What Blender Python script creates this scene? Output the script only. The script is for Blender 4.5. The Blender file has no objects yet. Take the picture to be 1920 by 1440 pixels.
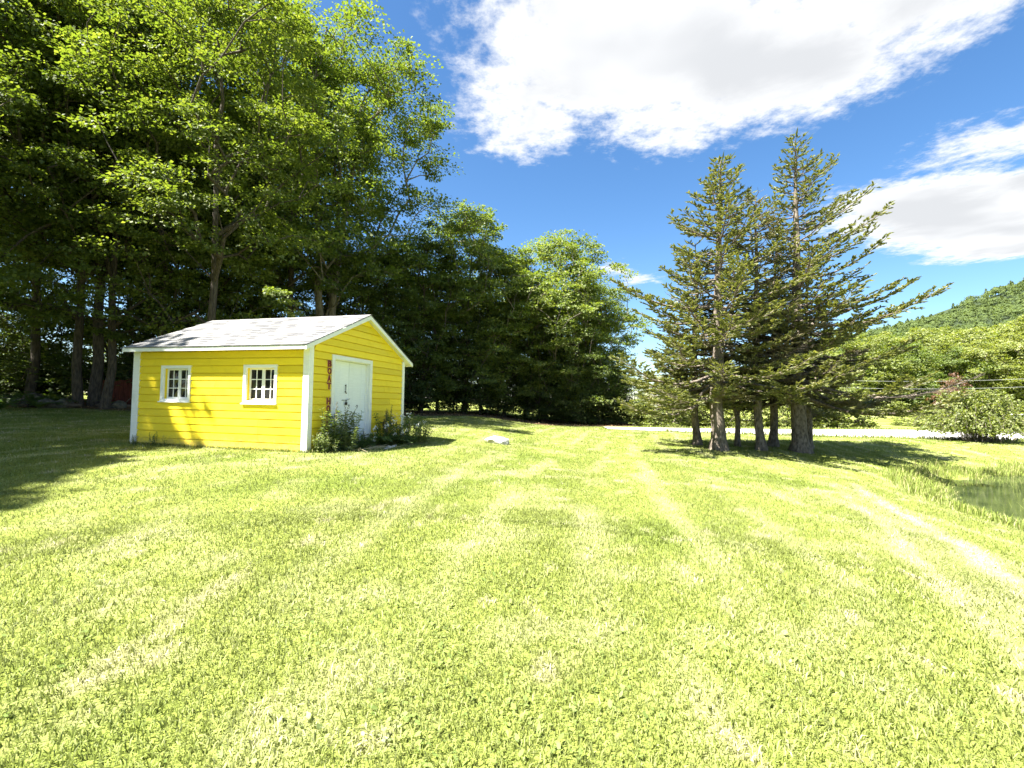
import bpy, math, random
import numpy as np
from mathutils import Vector, Matrix, Quaternion

rng = np.random.default_rng(11)
random.seed(5)
S = bpy.context.scene
COL = S.collection
R = math.radians

# ------------------------------------------------------------------ camera
CAM = Vector((0.0, 0.0, 1.55))
cam_d = bpy.data.cameras.new('camera')
cam_d.sensor_width = 36.0
cam_d.lens = 879.0 / 1920.0 * 36.0
cam_d.clip_start = 0.05
cam_d.clip_end = 6000.0
cam = bpy.data.objects.new('camera', cam_d)
COL.objects.link(cam)
cam.matrix_world = Matrix.Translation(CAM) @ Matrix.Rotation(R(90 + 2.32), 4, 'X') @ Matrix.Rotation(R(0.94), 4, 'Z')
S.camera = cam

# ------------------------------------------------------------------ light
SUN_EL = R(57.0)
SUN_H = Vector((-0.866, -0.50, 0.0)).normalized()          # horizontal direction towards the sun
SUN_DIR = Vector((SUN_H.x * math.cos(SUN_EL), SUN_H.y * math.cos(SUN_EL), math.sin(SUN_EL)))
sl = bpy.data.lights.new('sun', 'SUN')
sl.energy = 5.0
sl.angle = R(0.53)
sl.color = (1.0, 0.955, 0.87)
so = bpy.data.objects.new('sun', sl)
COL.objects.link(so)
so.location = (-40, -15, 60)
so.rotation_euler = (-SUN_DIR).to_track_quat('-Z', 'Y').to_euler()

S.view_settings.view_transform = 'Standard'
S.view_settings.look = 'None'
S.view_settings.gamma = 1.0
S.view_settings.use_curve_mapping = False
EXPO = 2.52
S.view_settings.exposure = EXPO
SKY_K = 0.05

W = bpy.data.worlds.new('World')
S.world = W
W.use_nodes = True


class NT:
    """small node-tree helper"""
    def __init__(self, tree):
        self.t = tree
        self.t.nodes.clear()

    def n(self, kind, **kw):
        nd = self.t.nodes.new(kind)
        for k, v in kw.items():
            setattr(nd, k, v)
        return nd

    def l(self, a, b):
        self.t.links.new(a, b)

    def put(self, sock, v):
        if isinstance(v, bpy.types.NodeSocket):
            self.t.links.new(v, sock)
        else:
            sock.default_value = v

    def math(self, op, a, b=0.0, c=None, clamp=False):
        nd = self.n('ShaderNodeMath', operation=op, use_clamp=clamp)
        self.put(nd.inputs[0], a)
        self.put(nd.inputs[1], b)
        if c is not None:
            self.put(nd.inputs[2], c)
        return nd.outputs[0]

    def vm(self, op, a, b=None, out=0, scale=None):
        nd = self.n('ShaderNodeVectorMath', operation=op)
        self.put(nd.inputs[0], a)
        if b is not None:
            self.put(nd.inputs[1], b)
        if scale is not None:
            self.put(nd.inputs['Scale'], scale)
        return nd.outputs[out]

    def noise(self, vec, scale, detail=4.0, rough=0.55, dist=0.0, out='Fac'):
        nd = self.n('ShaderNodeTexNoise')
        if vec is not None:
            self.l(vec, nd.inputs['Vector'])
        nd.inputs['Scale'].default_value = scale
        nd.inputs['Detail'].default_value = detail
        nd.inputs['Roughness'].default_value = rough
        nd.inputs['Distortion'].default_value = dist
        return nd.outputs[out]

    def mix(self, fac, a, b, mode='MIX'):
        nd = self.n('ShaderNodeMix', data_type='RGBA', blend_type=mode)
        self.put(nd.inputs[0], fac)
        self.put(nd.inputs[6], a)
        self.put(nd.inputs[7], b)
        return nd.outputs[2]

    def rng(self, v, a, b, c=0.0, d=1.0, smooth=True):
        nd = self.n('ShaderNodeMapRange', interpolation_type='SMOOTHSTEP' if smooth else 'LINEAR')
        self.put(nd.inputs[0], v)
        for i, x in enumerate((a, b, c, d)):
            nd.inputs[1 + i].default_value = x
        return nd.outputs[0]

    def ramp(self, fac, stops):
        nd = self.n('ShaderNodeValToRGB')
        self.put(nd.inputs[0], fac)
        el = nd.color_ramp.elements
        while len(el) < len(stops):
            el.new(0.5)
        for e, (p, c) in zip(el, stops):
            e.position = p
            e.color = (*c, 1.0)
        return nd.outputs[0]


def rgba(c):
    return (c[0], c[1], c[2], 1.0)


def build_world():
    t = NT(W.node_tree)
    out = t.n('ShaderNodeOutputWorld')
    bg = t.n('ShaderNodeBackground')
    t.l(bg.outputs[0], out.inputs[0])
    sky = t.n('ShaderNodeTexSky', sky_type='NISHITA')
    sky.sun_disc = False
    sky.sun_elevation = SUN_EL
    sky.sun_rotation = math.atan2(SUN_H.x, SUN_H.y) % (2 * math.pi)
    sky.altitude = 400.0
    sky.air_density = 1.0
    sky.dust_density = 0.6
    sky.ozone_density = 2.2
    hsv = t.n('ShaderNodeHueSaturation')
    hsv.inputs['Saturation'].default_value = 1.22
    hsv.inputs['Value'].default_value = 0.88
    t.l(sky.outputs[0], hsv.inputs['Color'])
    tc = t.n('ShaderNodeTexCoord')
    sep = t.n('ShaderNodeSeparateXYZ')
    t.l(tc.outputs['Generated'], sep.inputs[0])
    z = t.math('MAXIMUM', sep.outputs[2], 0.03)
    px = t.math('DIVIDE', sep.outputs[0], z)
    py = t.math('DIVIDE', sep.outputs[1], z)
    cb = t.n('ShaderNodeCombineXYZ')
    t.l(px, cb.inputs[0])
    t.l(py, cb.inputs[1])
    p0 = cb.outputs[0]
    w1 = t.noise(p0, 2.6, 7.0, 0.62, 0.3, out='Color')
    w1 = t.vm('SUBTRACT', w1, (0.5, 0.5, 0.5))
    w2 = t.noise(p0, 9.0, 6.0, 0.6, 0.0, out='Color')
    w2 = t.vm('SUBTRACT', w2, (0.5, 0.5, 0.5))
    p = t.vm('ADD', p0, t.vm('SCALE', w1, scale=0.42))
    p = t.vm('ADD', p, t.vm('SCALE', w2, scale=0.10))
    # cloud banks, given on the flat layer they drift in: ends of each bank and its half width
    caps = [
        ((0.16, 0.75), (0.03, 1.66), 0.19), ((0.20, 1.30), (0.80, 1.36), 0.33), ((0.46, 1.60), (0.62, 1.66), 0.17),
        ((0.45, 0.75), (0.98, 1.10), 0.27), ((0.80, 0.5), (1.2, 0.85), 0.20),
        ((1.95, 2.25), (3.0, 2.75), 0.40), ((1.72, 1.72), (2.4, 1.45), 0.14), ((2.3, 2.0), (3.4, 2.0), 0.30),
        ((0.74, 3.42), (0.76, 3.44), 0.10), ((0.93, 3.66), (0.98, 3.70), 0.11),
        # the rest of the sky, out of the picture
        ((-1.6, 0.2), (-2.4, 0.9), 0.35), ((-0.6, -1.0), (0.5, -1.5), 0.40), ((2.2, -0.6), (2.9, 0.2), 0.38),
        ((-3.2, -1.5), (-2.2, -2.2), 0.40), ((0.8, -3.2), (2.0, -3.0), 0.40), ((-3.6, 2.6), (-4.6, 3.0), 0.40),
    ]
    d = None
    for a, b, r in caps:
        ba = (b[0] - a[0], b[1] - a[1], 0.0)
        ln = ba[0] ** 2 + ba[1] ** 2
        pa = t.vm('SUBTRACT', p, (a[0], a[1], 0.0))
        dp = t.n('ShaderNodeVectorMath', operation='DOT_PRODUCT')
        t.l(pa, dp.inputs[0])
        dp.inputs[1].default_value = ba
        h = t.math('DIVIDE', dp.outputs['Value'], ln, clamp=True)
        s = t.n('ShaderNodeVectorMath', operation='SCALE')
        s.inputs[0].default_value = ba
        t.l(h, s.inputs['Scale'])
        e = t.vm('SUBTRACT', pa, s.outputs[0])
        le = t.n('ShaderNodeVectorMath', operation='LENGTH')
        t.l(e, le.inputs[0])
        di = t.math('SUBTRACT', le.outputs['Value'], r)
        d = di if d is None else t.math('SMOOTH_MIN', d, di, 0.06)
    fine = t.noise(p0, 14.0, 9.0, 0.68)
    d2 = t.math('ADD', d, t.math('MULTIPLY', t.math('SUBTRACT', fine, 0.5), 0.42))
    d2 = t.math('ADD', d2, t.math('MULTIPLY', t.math('SUBTRACT', t.noise(p0, 5.5, 4.0, 0.6), 0.5), 0.30))
    mask = t.rng(d2, 0.09, -0.15)
    up = t.rng(sep.outputs[2], 0.03, 0.10)
    mask = t.math('MULTIPLY', mask, up)
    soft = t.noise(p0, 1.7, 3.0, 0.45)
    thick = t.rng(d, -0.03, -0.28)
    grey = t.math('MULTIPLY', thick, t.rng(soft, 0.32, 0.58, 0.25, 1.0))
    ccol = t.mix(grey, (4.1, 4.15, 4.2, 1), (2.85, 2.93, 3.05, 1))
    col = t.mix(mask, hsv.outputs[0], ccol)
    t.l(col, bg.inputs[0])
    bg.inputs[1].default_value = SKY_K


build_world()

S.cycles.max_bounces = 5
S.cycles.transparent_max_bounces = 8
S.cycles.diffuse_bounces = 3
S.cycles.use_denoising = True
S.cycles.sample_clamp_indirect = 6.0


# ------------------------------------------------------------------ numpy noise, terrain
def _hash(ix, iy, s):
    n = (ix.astype(np.int64) * 374761393 + iy.astype(np.int64) * 668265263 + s * 144665) & 0x7fffffff
    n = ((n ^ (n >> 13)) * 1274126177) & 0x7fffffff
    return ((n ^ (n >> 16)) & 0xffff) / 65535.0


def vnoise(x, y, s=0):
    x = np.asarray(x, float); y = np.asarray(y, float)
    ix = np.floor(x); iy = np.floor(y)
    fx = x - ix; fy = y - iy
    fx = fx * fx * (3 - 2 * fx); fy = fy * fy * (3 - 2 * fy)
    a = _hash(ix, iy, s); b = _hash(ix + 1, iy, s); c = _hash(ix, iy + 1, s); d = _hash(ix + 1, iy + 1, s)
    return a + (b - a) * fx + (c - a) * fy + (a - b - c + d) * fx * fy


def fbm(x, y, s=0, o=4):
    v = 0; a = 0.5; t = 0
    for k in range(o):
        v = v + a * vnoise(np.asarray(x) * 2 ** k, np.asarray(y) * 2 ** k, s + k * 7)
        t += a; a *= 0.5
    return v / t


def sst(v, a, b):
    t = np.clip((np.asarray(v, float) - a) / (b - a), 0, 1)
    return t * t * (3 - 2 * t)


POND = (21.1, 6.0)
WATER_Z = -0.80


def hgt(x, y):
    x = np.asarray(x, float); y = np.asarray(y, float)
    h = 0.42 * sst(-x, -3.0, 3.6) * sst(y, 1.0, 10.0)
    h = h + 0.62 * sst(-x, 8.0, 24.0) * sst(y, 6.0, 24.0)
    h = h + 0.26 * sst(y, 17.0, 29.0) * sst(-x, -6.0, 3.0)
    h = h + 0.95 * sst(y, 38.0, 100.0)
    rp = np.hypot(x - POND[0], y - POND[1]) + (fbm(x * 0.5, y * 0.5, 3, 3) - 0.5) * 1.0
    h = h - 0.80 * sst(-rp, -13.2, -10.2) - 0.42 * sst(-rp, -18.5, -11.5)
    h = h + (fbm(x * 0.35, y * 0.35, 21, 3) - 0.5) * 0.05
    return h


def gz(x, y):
    return float(hgt(x, y))


# ------------------------------------------------------------------ mesh and object helpers
def npmesh(name, verts, faces, mat=None, smooth=False, cols=None):
    """faces: one array (n,3) or (n,4), or a list of such arrays"""
    if not isinstance(faces, (list, tuple)):
        faces = [faces]
    faces = [np.asarray(f, dtype=np.int32) for f in faces if len(f)]
    v = np.asarray(verts, dtype=np.float32)
    me = bpy.data.meshes.new(name)
    me.vertices.add(len(v))
    me.vertices.foreach_set('co', v.ravel())
    loops = np.concatenate([f.ravel() for f in faces])
    tot = np.concatenate([np.full(len(f), f.shape[1], dtype=np.int32) for f in faces])
    start = np.concatenate([[0], np.cumsum(tot)[:-1]]).astype(np.int32)
    me.loops.add(len(loops))
    me.loops.foreach_set('vertex_index', loops)
    me.polygons.add(len(tot))
    me.polygons.foreach_set('loop_start', start)
    me.polygons.foreach_set('loop_total', tot)
    if smooth:
        me.polygons.foreach_set('use_smooth', np.ones(len(tot), dtype=bool))
    if cols is not None:
        ca = me.color_attributes.new('tint', 'FLOAT_COLOR', 'POINT')
        c = np.ones((len(v), 4), dtype=np.float32)
        c[:, :3] = cols
        ca.data.foreach_set('color', c.ravel())
    me.update(calc_edges=True)
    me.validate(clean_customdata=False)
    if mat:
        me.materials.append(mat)
    return me


class MB:
    """collects simple solids into one mesh"""
    def __init__(self):
        self.v = []; self.f = []

    def poly(self, pts, faces):
        o = len(self.v)
        self.v += [tuple(p) for p in pts]
        self.f += [tuple(o + i for i in f) for f in faces]

    def box(self, a, b):
        (x0, y0, z0), (x1, y1, z1) = a, b
        self.hexa([(x0, y0, z0), (x1, y0, z0), (x1, y1, z0), (x0, y1, z0), (x0, y0, z1), (x1, y0, z1), (x1, y1, z1), (x0, y1, z1)])

    def hexa(self, p):
        self.poly(p, [(0, 3, 2, 1), (4, 5, 6, 7), (0, 1, 5, 4), (1, 2, 6, 5), (2, 3, 7, 6), (3, 0, 4, 7)])

    def tube(self, pts, rads, n=6):
        pts = [Vector(p) for p in pts]
        rings = []
        for i, p in enumerate(pts):
            d = (pts[min(i + 1, len(pts) - 1)] - pts[max(i - 1, 0)]).normalized()
            a = d.orthogonal().normalized(); b = d.cross(a)
            rings.append([p + (a * math.cos(2 * math.pi * k / n) + b * math.sin(2 * math.pi * k / n)) * rads[i] for k in range(n)])
        o = len(self.v)
        for r in rings:
            self.v += [tuple(q) for q in r]
        for i in range(len(pts) - 1):
            for k in range(n):
                k2 = (k + 1) % n
                self.f.append((o + i * n + k, o + i * n + k2, o + (i + 1) * n + k2, o + (i + 1) * n + k))
        self.f.append(tuple(o + k for k in reversed(range(n))))
        self.f.append(tuple(o + (len(pts) - 1) * n + k for k in range(n)))

    def mesh(self, name, mat, smooth=False):
        me = bpy.data.meshes.new(name)
        me.from_pydata(self.v, [], self.f)
        me.update()
        if smooth:
            for p in me.polygons:
                p.use_smooth = True
        if mat:
            me.materials.append(mat)
        return me

    def build(self, name, mat, parent=None, smooth=False, bevel=0.0):
        o = obj(name, self.mesh(name, mat, smooth), parent)
        if bevel:
            m = o.modifiers.new('edge', 'BEVEL')
            m.width = bevel; m.segments = 1
            m.limit_method = 'ANGLE'
        return o


def obj(name, me, parent=None, loc=None, rot=None, scale=None):
    o = bpy.data.objects.new(name, me)
    COL.objects.link(o)
    if parent:
        o.parent = parent
    if loc is not None:
        o.location = loc
    if rot is not None:
        o.rotation_euler = rot
    if scale is not None:
        o.scale = scale if hasattr(scale, '__len__') else (scale,) * 3
    return o


def tag(o, label=None, cat=None, group=None, kind=None):
    if label: o['label'] = label
    if cat: o['category'] = cat
    if group: o['group'] = group
    if kind: o['kind'] = kind
    return o


def empty(name, loc=(0, 0, 0), rz=0.0):
    o = bpy.data.objects.new(name, None)
    COL.objects.link(o)
    o.empty_display_size = 0.2
    o.location = loc
    o.rotation_euler = (0, 0, rz)
    return o


def copy_thing(parts, name, loc, rz=0.0, scale=1.0, tilt=(0, 0)):
    """a new individual whose parts share their mesh data with the pattern"""
    root = empty(name, loc, rz)
    root.rotation_euler = (tilt[0], tilt[1], rz)
    root.scale = scale if hasattr(scale, '__len__') else (scale,) * 3
    for pn, me in parts:
        o = obj(pn, me, root)
        if pn in ('stems', 'leaves', 'fronds', 'seed_spikes', 'flowers'):
            o['kind'] = 'stuff'                 # too fine to pick apart
    return root


# ------------------------------------------------------------------ materials
def material(name):
    m = bpy.data.materials.new(name)
    m.use_nodes = True
    return m, NT(m.node_tree)


def principled(t, col, rough=0.6, bump=None, spec=0.4):
    out = t.n('ShaderNodeOutputMaterial')
    b = t.n('ShaderNodeBsdfPrincipled')
    t.put(b.inputs['Base Color'], col)
    t.put(b.inputs['Roughness'], rough)
    b.inputs['Specular IOR Level'].default_value = spec
    if bump is not None:
        bn = t.n('ShaderNodeBump')
        bn.inputs['Strength'].default_value = bump[1]
        bn.inputs['Distance'].default_value = bump[2]
        t.l(bump[0], bn.inputs['Height'])
        t.l(bn.outputs[0], b.inputs['Normal'])
    t.l(b.outputs[0], out.inputs[0])
    return b


def mat_noise(name, c1, c2, scale=6.0, rough=0.7, bump=0.3, bdist=0.02, detail=6.0, objspace=True, spec=0.3, stretch=None):
    m, t = material(name)
    tc = t.n('ShaderNodeTexCoord')
    v = tc.outputs['Object']
    if stretch:
        mp = t.n('ShaderNodeMapping')
        mp.inputs['Scale'].default_value = stretch
        t.l(v, mp.inputs[0]); v = mp.outputs[0]
    nz = t.noise(v, scale, detail, 0.6)
    col = t.mix(t.rng(nz, 0.3, 0.7), rgba(c1), rgba(c2))
    principled(t, col, rough, (nz, bump, bdist), spec)
    return m


def mat_leaf(name, stops, trans=0.50, gloss=0.03, objvar=0.5, tcol=(1.30, 1.32, 0.45)):
    """leaf blades: colour differs from leaf to leaf and from plant to plant"""
    m, t = material(name)
    out = t.n('ShaderNodeOutputMaterial')
    geo = t.n('ShaderNodeNewGeometry')
    oi = t.n('ShaderNodeObjectInfo')
    f = t.math('ADD', t.math('MULTIPLY', geo.outputs['Random Per Island'], 1.0 - objvar * 0.5), t.math('MULTIPLY', oi.outputs['Random'], objvar * 0.5), clamp=True)
    col = t.ramp(f, stops)
    d = t.n('ShaderNodeBsdfDiffuse')
    t.l(col, d.inputs[0])
    tr = t.n('ShaderNodeBsdfTranslucent')
    tcl = t.mix(1.0, col, rgba(tcol), 'MULTIPLY')
    t.l(tcl, tr.inputs[0])
    mx = t.n('ShaderNodeMixShader')
    mx.inputs[0].default_value = trans
    t.l(d.outputs[0], mx.inputs[1]); t.l(tr.outputs[0], mx.inputs[2])
    g = t.n('ShaderNodeBsdfGlossy')
    g.inputs['Roughness'].default_value = 0.62
    g.inputs['Color'].default_value = (1, 1, 1, 1)
    m2 = t.n('ShaderNodeMixShader')
    m2.inputs[0].default_value = gloss
    t.l(mx.outputs[0], m2.inputs[1]); t.l(g.outputs[0], m2.inputs[2])
    t.l(m2.outputs[0], out.inputs[0])
    return m


def mat_grass(name, trans=0.35, noise=True, k=1.0):
    m, t = material(name)
    out = t.n('ShaderNodeOutputMaterial')
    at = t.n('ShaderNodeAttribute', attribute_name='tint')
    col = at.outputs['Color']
    if noise:
        tc = t.n('ShaderNodeNewGeometry')
        n1 = t.noise(tc.outputs['Position'], 9.0, 8.0, 0.75)
        n2 = t.noise(tc.outputs['Position'], 55.0, 4.0, 0.7)
        f = t.math('MULTIPLY', t.rng(n1, 0.25, 0.75, 0.55, 1.35, False), t.rng(n2, 0.3, 0.7, 0.55, 1.4, False))
        col = t.vm('SCALE', col, scale=f)
    if k != 1.0:
        col = t.vm('SCALE', col, scale=k)
    d = t.n('ShaderNodeBsdfDiffuse')
    t.l(col, d.inputs[0])
    sh = d.outputs[0]
    if noise:
        bn = t.n('ShaderNodeBump')
        bn.inputs['Strength'].default_value = 0.8
        bn.inputs['Distance'].default_value = 0.03
        t.l(n2, bn.inputs['Height']); t.l(bn.outputs[0], d.inputs['Normal'])
    if trans:
        tr = t.n('ShaderNodeBsdfTranslucent')
        t.l(col, tr.inputs[0])
        mx = t.n('ShaderNodeMixShader')
        mx.inputs[0].default_value = trans
        t.l(sh, mx.inputs[1]); t.l(tr.outputs[0], mx.inputs[2])
        g = t.n('ShaderNodeBsdfGlossy')
        g.inputs['Roughness'].default_value = 0.6
        m2 = t.n('ShaderNodeMixShader')
        m2.inputs[0].default_value = 0.015
        t.l(mx.outputs[0], m2.inputs[1]); t.l(g.outputs[0], m2.inputs[2])
        sh = m2.outputs[0]
    t.l(sh, out.inputs[0])
    return m


M = {}
M['ground'] = mat_grass('lawn_soil', 0.0, True, 0.95)
M['blade'] = mat_grass('grass_blade', 0.38, False)
M['maple'] = mat_leaf('maple_leaf', [(0.0, (0.068, 0.108, 0.020)), (0.5, (0.112, 0.158, 0.028)), (0.85, (0.155, 0.195, 0.040)), (1.0, (0.20, 0.225, 0.06))])
M['maple_light'] = mat_leaf('maple_leaf_light', [(0.0, (0.070, 0.112, 0.020)), (0.5, (0.120, 0.170, 0.030)), (0.85, (0.175, 0.210, 0.045)), (1.0, (0.23, 0.245, 0.07))])
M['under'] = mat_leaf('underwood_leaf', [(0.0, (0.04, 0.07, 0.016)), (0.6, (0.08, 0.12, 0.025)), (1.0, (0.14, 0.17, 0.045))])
M['needle'] = mat_leaf('spruce_needle', [(0.0, (0.075, 0.092, 0.038)), (0.5, (0.150, 0.168, 0.060)), (0.85, (0.235, 0.238, 0.090)), (1.0, (0.31, 0.28, 0.15))], trans=0.30, gloss=0.04, objvar=0.2)
M['needle_grey'] = mat_leaf('spruce_needle_dry', [(0.0, (0.09, 0.085, 0.05)), (0.5, (0.18, 0.165, 0.09)), (1.0, (0.30, 0.26, 0.18))], trans=0.12, gloss=0.04, objvar=0.2)
M['shrub'] = mat_leaf('shrub_leaf', [(0.0, (0.10, 0.135, 0.028)), (0.5, (0.18, 0.215, 0.048)), (1.0, (0.29, 0.30, 0.10))])
M['hillleaf'] = mat_leaf('hill_leaf', [(0.0, (0.085, 0.118, 0.048)), (0.5, (0.105, 0.142, 0.055)), (1.0, (0.135, 0.168, 0.06))], trans=0.40, gloss=0.0)
M['redleaf'] = mat_leaf('red_leaf', [(0.0, (0.09, 0.04, 0.03)), (0.5, (0.16, 0.08, 0.05)), (1.0, (0.2, 0.14, 0.06))])
M['plant'] = mat_leaf('garden_leaf', [(0.0, (0.08, 0.12, 0.04)), (0.5, (0.16, 0.21, 0.07)), (1.0, (0.32, 0.34, 0.17))], gloss=0.03)
M['fern'] = mat_leaf('fern_leaf', [(0.0, (0.045, 0.09, 0.02)), (0.6, (0.09, 0.15, 0.032)), (1.0, (0.16, 0.22, 0.055))])
M['petal'] = mat_leaf('white_petal', [(0.0, (0.6, 0.58, 0.55)), (1.0, (0.8, 0.78, 0.76))], trans=0.2)
M['spike'] = mat_leaf('seed_spike', [(0.0, (0.10, 0.08, 0.06)), (1.0, (0.22, 0.19, 0.13))])
M['straw'] = mat_leaf('dry_straw', [(0.0, (0.35, 0.29, 0.16)), (1.0, (0.58, 0.50, 0.32))], trans=0.1)
M['reed'] = mat_leaf('reed_blade', [(0.0, (0.08, 0.12, 0.02)), (0.6, (0.17, 0.21, 0.045)), (1.0, (0.32, 0.31, 0.11))])
M['bark'] = mat_noise('maple_bark', (0.07, 0.058, 0.045), (0.19, 0.165, 0.135), 5.0, 0.9, 0.9, 0.05, stretch=(3, 3, 0.7))
M['bark_dark'] = mat_noise('dark_bark', (0.035, 0.028, 0.022), (0.10, 0.082, 0.065), 5.0, 0.9, 0.9, 0.05, stretch=(3, 3, 0.7))
M['bark_spruce'] = mat_noise('spruce_bark', (0.06, 0.048, 0.038), (0.21, 0.175, 0.14), 7.0, 0.9, 1.0, 0.04, stretch=(2, 2, 0.9))
M['rock'] = mat_noise('pale_rock', (0.30, 0.28, 0.25), (0.62, 0.60, 0.57), 5.0, 0.85, 0.6, 0.03)
M['rock_dark'] = mat_noise('mossy_rock', (0.05, 0.05, 0.035), (0.17, 0.16, 0.13), 4.0, 0.9, 0.7, 0.04)
M['wood_dark'] = mat_noise('rotten_wood', (0.05, 0.04, 0.03), (0.14, 0.11, 0.085), 4.0, 0.9, 0.7, 0.03, stretch=(0.6, 4, 4))
M['red_wood'] = mat_noise('weathered_red_boards', (0.06, 0.016, 0.011), (0.13, 0.035, 0.026), 5.0, 0.85, 0.4, 0.01, stretch=(3, 3, 0.5))
M['gravel'] = mat_noise('pale_gravel', (0.42, 0.40, 0.37), (0.56, 0.54, 0.51), 3.0, 0.95, 0.3, 0.02, detail=9.0)
M['black'] = mat_noise('black_iron', (0.015, 0.013, 0.012), (0.04, 0.035, 0.03), 30.0, 0.5, 0.2, 0.002)
M['wire'] = mat_noise('wire_sheath', (0.30, 0.31, 0.31), (0.38, 0.39, 0.39), 3.0, 0.4, 0.0, 0.001)
M['pole'] = mat_noise('pole_wood', (0.16, 0.12, 0.09), (0.26, 0.21, 0.17), 4.0, 0.9, 0.4, 0.01, stretch=(4, 4, 0.4))
M['greybox'] = mat_noise('grey_metal', (0.30, 0.31, 0.32), (0.38, 0.39, 0.40), 4.0, 0.5, 0.1, 0.002)


def mat_paint(name, c, dirt, rough=0.55, dscale=3.0, amount=0.35, objvar=0.10, splashed=0.0):
    """painted boards: brush grain, faint grime, every board a shade of its own"""
    m, t = material(name)
    tc = t.n('ShaderNodeTexCoord')
    oi = t.n('ShaderNodeObjectInfo')
    off = t.n('ShaderNodeCombineXYZ')
    for i in range(3):
        t.l(t.math('MULTIPLY', oi.outputs['Random'], 37.0 + 11 * i), off.inputs[i])
    v = t.vm('ADD', tc.outputs['Object'], off.outputs[0])
    n1 = t.noise(v, dscale, 7.0, 0.65)
    mp = t.n('ShaderNodeMapping')
    mp.inputs['Scale'].default_value = (1.2, 1.2, 26.0)
    t.l(v, mp.inputs[0])
    n2 = t.noise(mp.outputs[0], 3.0, 5.0, 0.6)
    col = t.mix(t.math('MULTIPLY', t.rng(n1, 0.52, 0.85), amount), rgba(c), rgba(dirt))
    sz = t.n('ShaderNodeSeparateXYZ')
    t.l(tc.outputs['Object'], sz.inputs[0])
    nd = t.noise(tc.outputs['Object'], 11.0, 6.0, 0.7)
    splash = t.math('MULTIPLY', t.rng(t.math('ADD', sz.outputs[2], t.math('MULTIPLY', nd, -0.5)), 0.05, -0.22), splashed)   # mud thrown up by the rain
    col = t.mix(splash, col, (0.20, 0.16, 0.09, 1))
    f = t.math('ADD', t.math('MULTIPLY', oi.outputs['Random'], objvar * 2), 1.0 - objvar)
    f = t.math('MULTIPLY', f, t.rng(n2, 0.3, 0.7, 0.94, 1.05, False))
    col = t.vm('SCALE', col, scale=f)
    h = t.math('ADD', n2, t.math('MULTIPLY', n1, 0.5))
    principled(t, col, t.rng(n1, 0.3, 0.7, rough - 0.08, rough + 0.12, False), (h, 0.25, 0.004), 0.4)
    return m


M['yellow'] = mat_paint('yellow_paint', (0.82, 0.615, 0.016), (0.50, 0.36, 0.03), 0.55, 2.2, 0.5, 0.13, 0.55)
M['white'] = mat_paint('white_paint', (0.80, 0.80, 0.78), (0.45, 0.43, 0.36), 0.5, 4.0, 0.4, 0.05, 0.35)
M['door'] = mat_paint('door_paint', (0.80, 0.83, 0.86), (0.55, 0.57, 0.58), 0.45, 1.6, 0.3, 0.03)
M['red'] = mat_paint('letter_red', (0.17, 0.014, 0.010), (0.09, 0.014, 0.010), 0.5, 8.0, 0.4, 0.08)
M['peach'] = mat_paint('letter_edge', (0.72, 0.40, 0.25), (0.5, 0.28, 0.16), 0.5, 8.0, 0.3, 0.05)
M['dark_inside'] = mat_noise('dark_inside', (0.012, 0.012, 0.011), (0.022, 0.02, 0.018), 2.0, 0.9, 0.0, 0.01)


def mat_shingle():
    m, t = material('asphalt_shingle')
    tc = t.n('ShaderNodeTexCoord')
    oi = t.n('ShaderNodeObjectInfo')
    off = t.n('ShaderNodeCombineXYZ')
    for i in range(3):
        t.l(t.math('MULTIPLY', oi.outputs['Random'], 31.0 + 7 * i), off.inputs[i])
    v = t.vm('ADD', tc.outputs['Object'], off.outputs[0])
    n = t.noise(v, 130.0, 3.0, 0.7)
    col = t.ramp(oi.outputs['Random'], [(0.0, (0.095, 0.095, 0.10)), (0.22, (0.13, 0.13, 0.133)), (0.34, (0.175, 0.173, 0.17)), (1.0, (0.24, 0.236, 0.228))])  # tone varies by tab; the dark ones paint in shadow dashes under the tabs
    col = t.vm('SCALE', col, scale=t.rng(n, 0.3, 0.7, 0.7, 1.3, False))
    principled(t, col, 0.9, (n, 0.6, 0.004), 0.25)
    return m


M['shingle'] = mat_shingle()


def mat_pane():
    m, t = material('window_glass')
    tc = t.n('ShaderNodeTexCoord')
    n = t.noise(tc.outputs['Object'], 3.0, 2.0, 0.5)
    b = principled(t, (0.012, 0.013, 0.013, 1), 0.03, (n, 0.06, 0.005), 0.28)
    return m


M['pane'] = mat_pane()


def mat_water():
    m, t = material('pond_water')
    geo = t.n('ShaderNodeNewGeometry')
    mp = t.n('ShaderNodeMapping')
    mp.inputs['Scale'].default_value = (1.0, 3.0, 1.0)
    t.l(geo.outputs['Position'], mp.inputs[0])
    n = t.noise(mp.outputs[0], 2.2, 5.0, 0.6)
    n2 = t.noise(geo.outputs['Position'], 1.1, 4.0, 0.6)
    col = t.mix(t.rng(n2, 0.35, 0.65), (0.020, 0.032, 0.014, 1), (0.040, 0.056, 0.022, 1))
    principled(t, col, 0.03, (n, 0.06, 0.02), 0.5)
    return m


M['water'] = mat_water()


# ------------------------------------------------------------------ the lawn: colour of the turf itself
RUT_A = np.array([8.9, 12.4]); RUT_B = np.array([4.2, 3.0])


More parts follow.
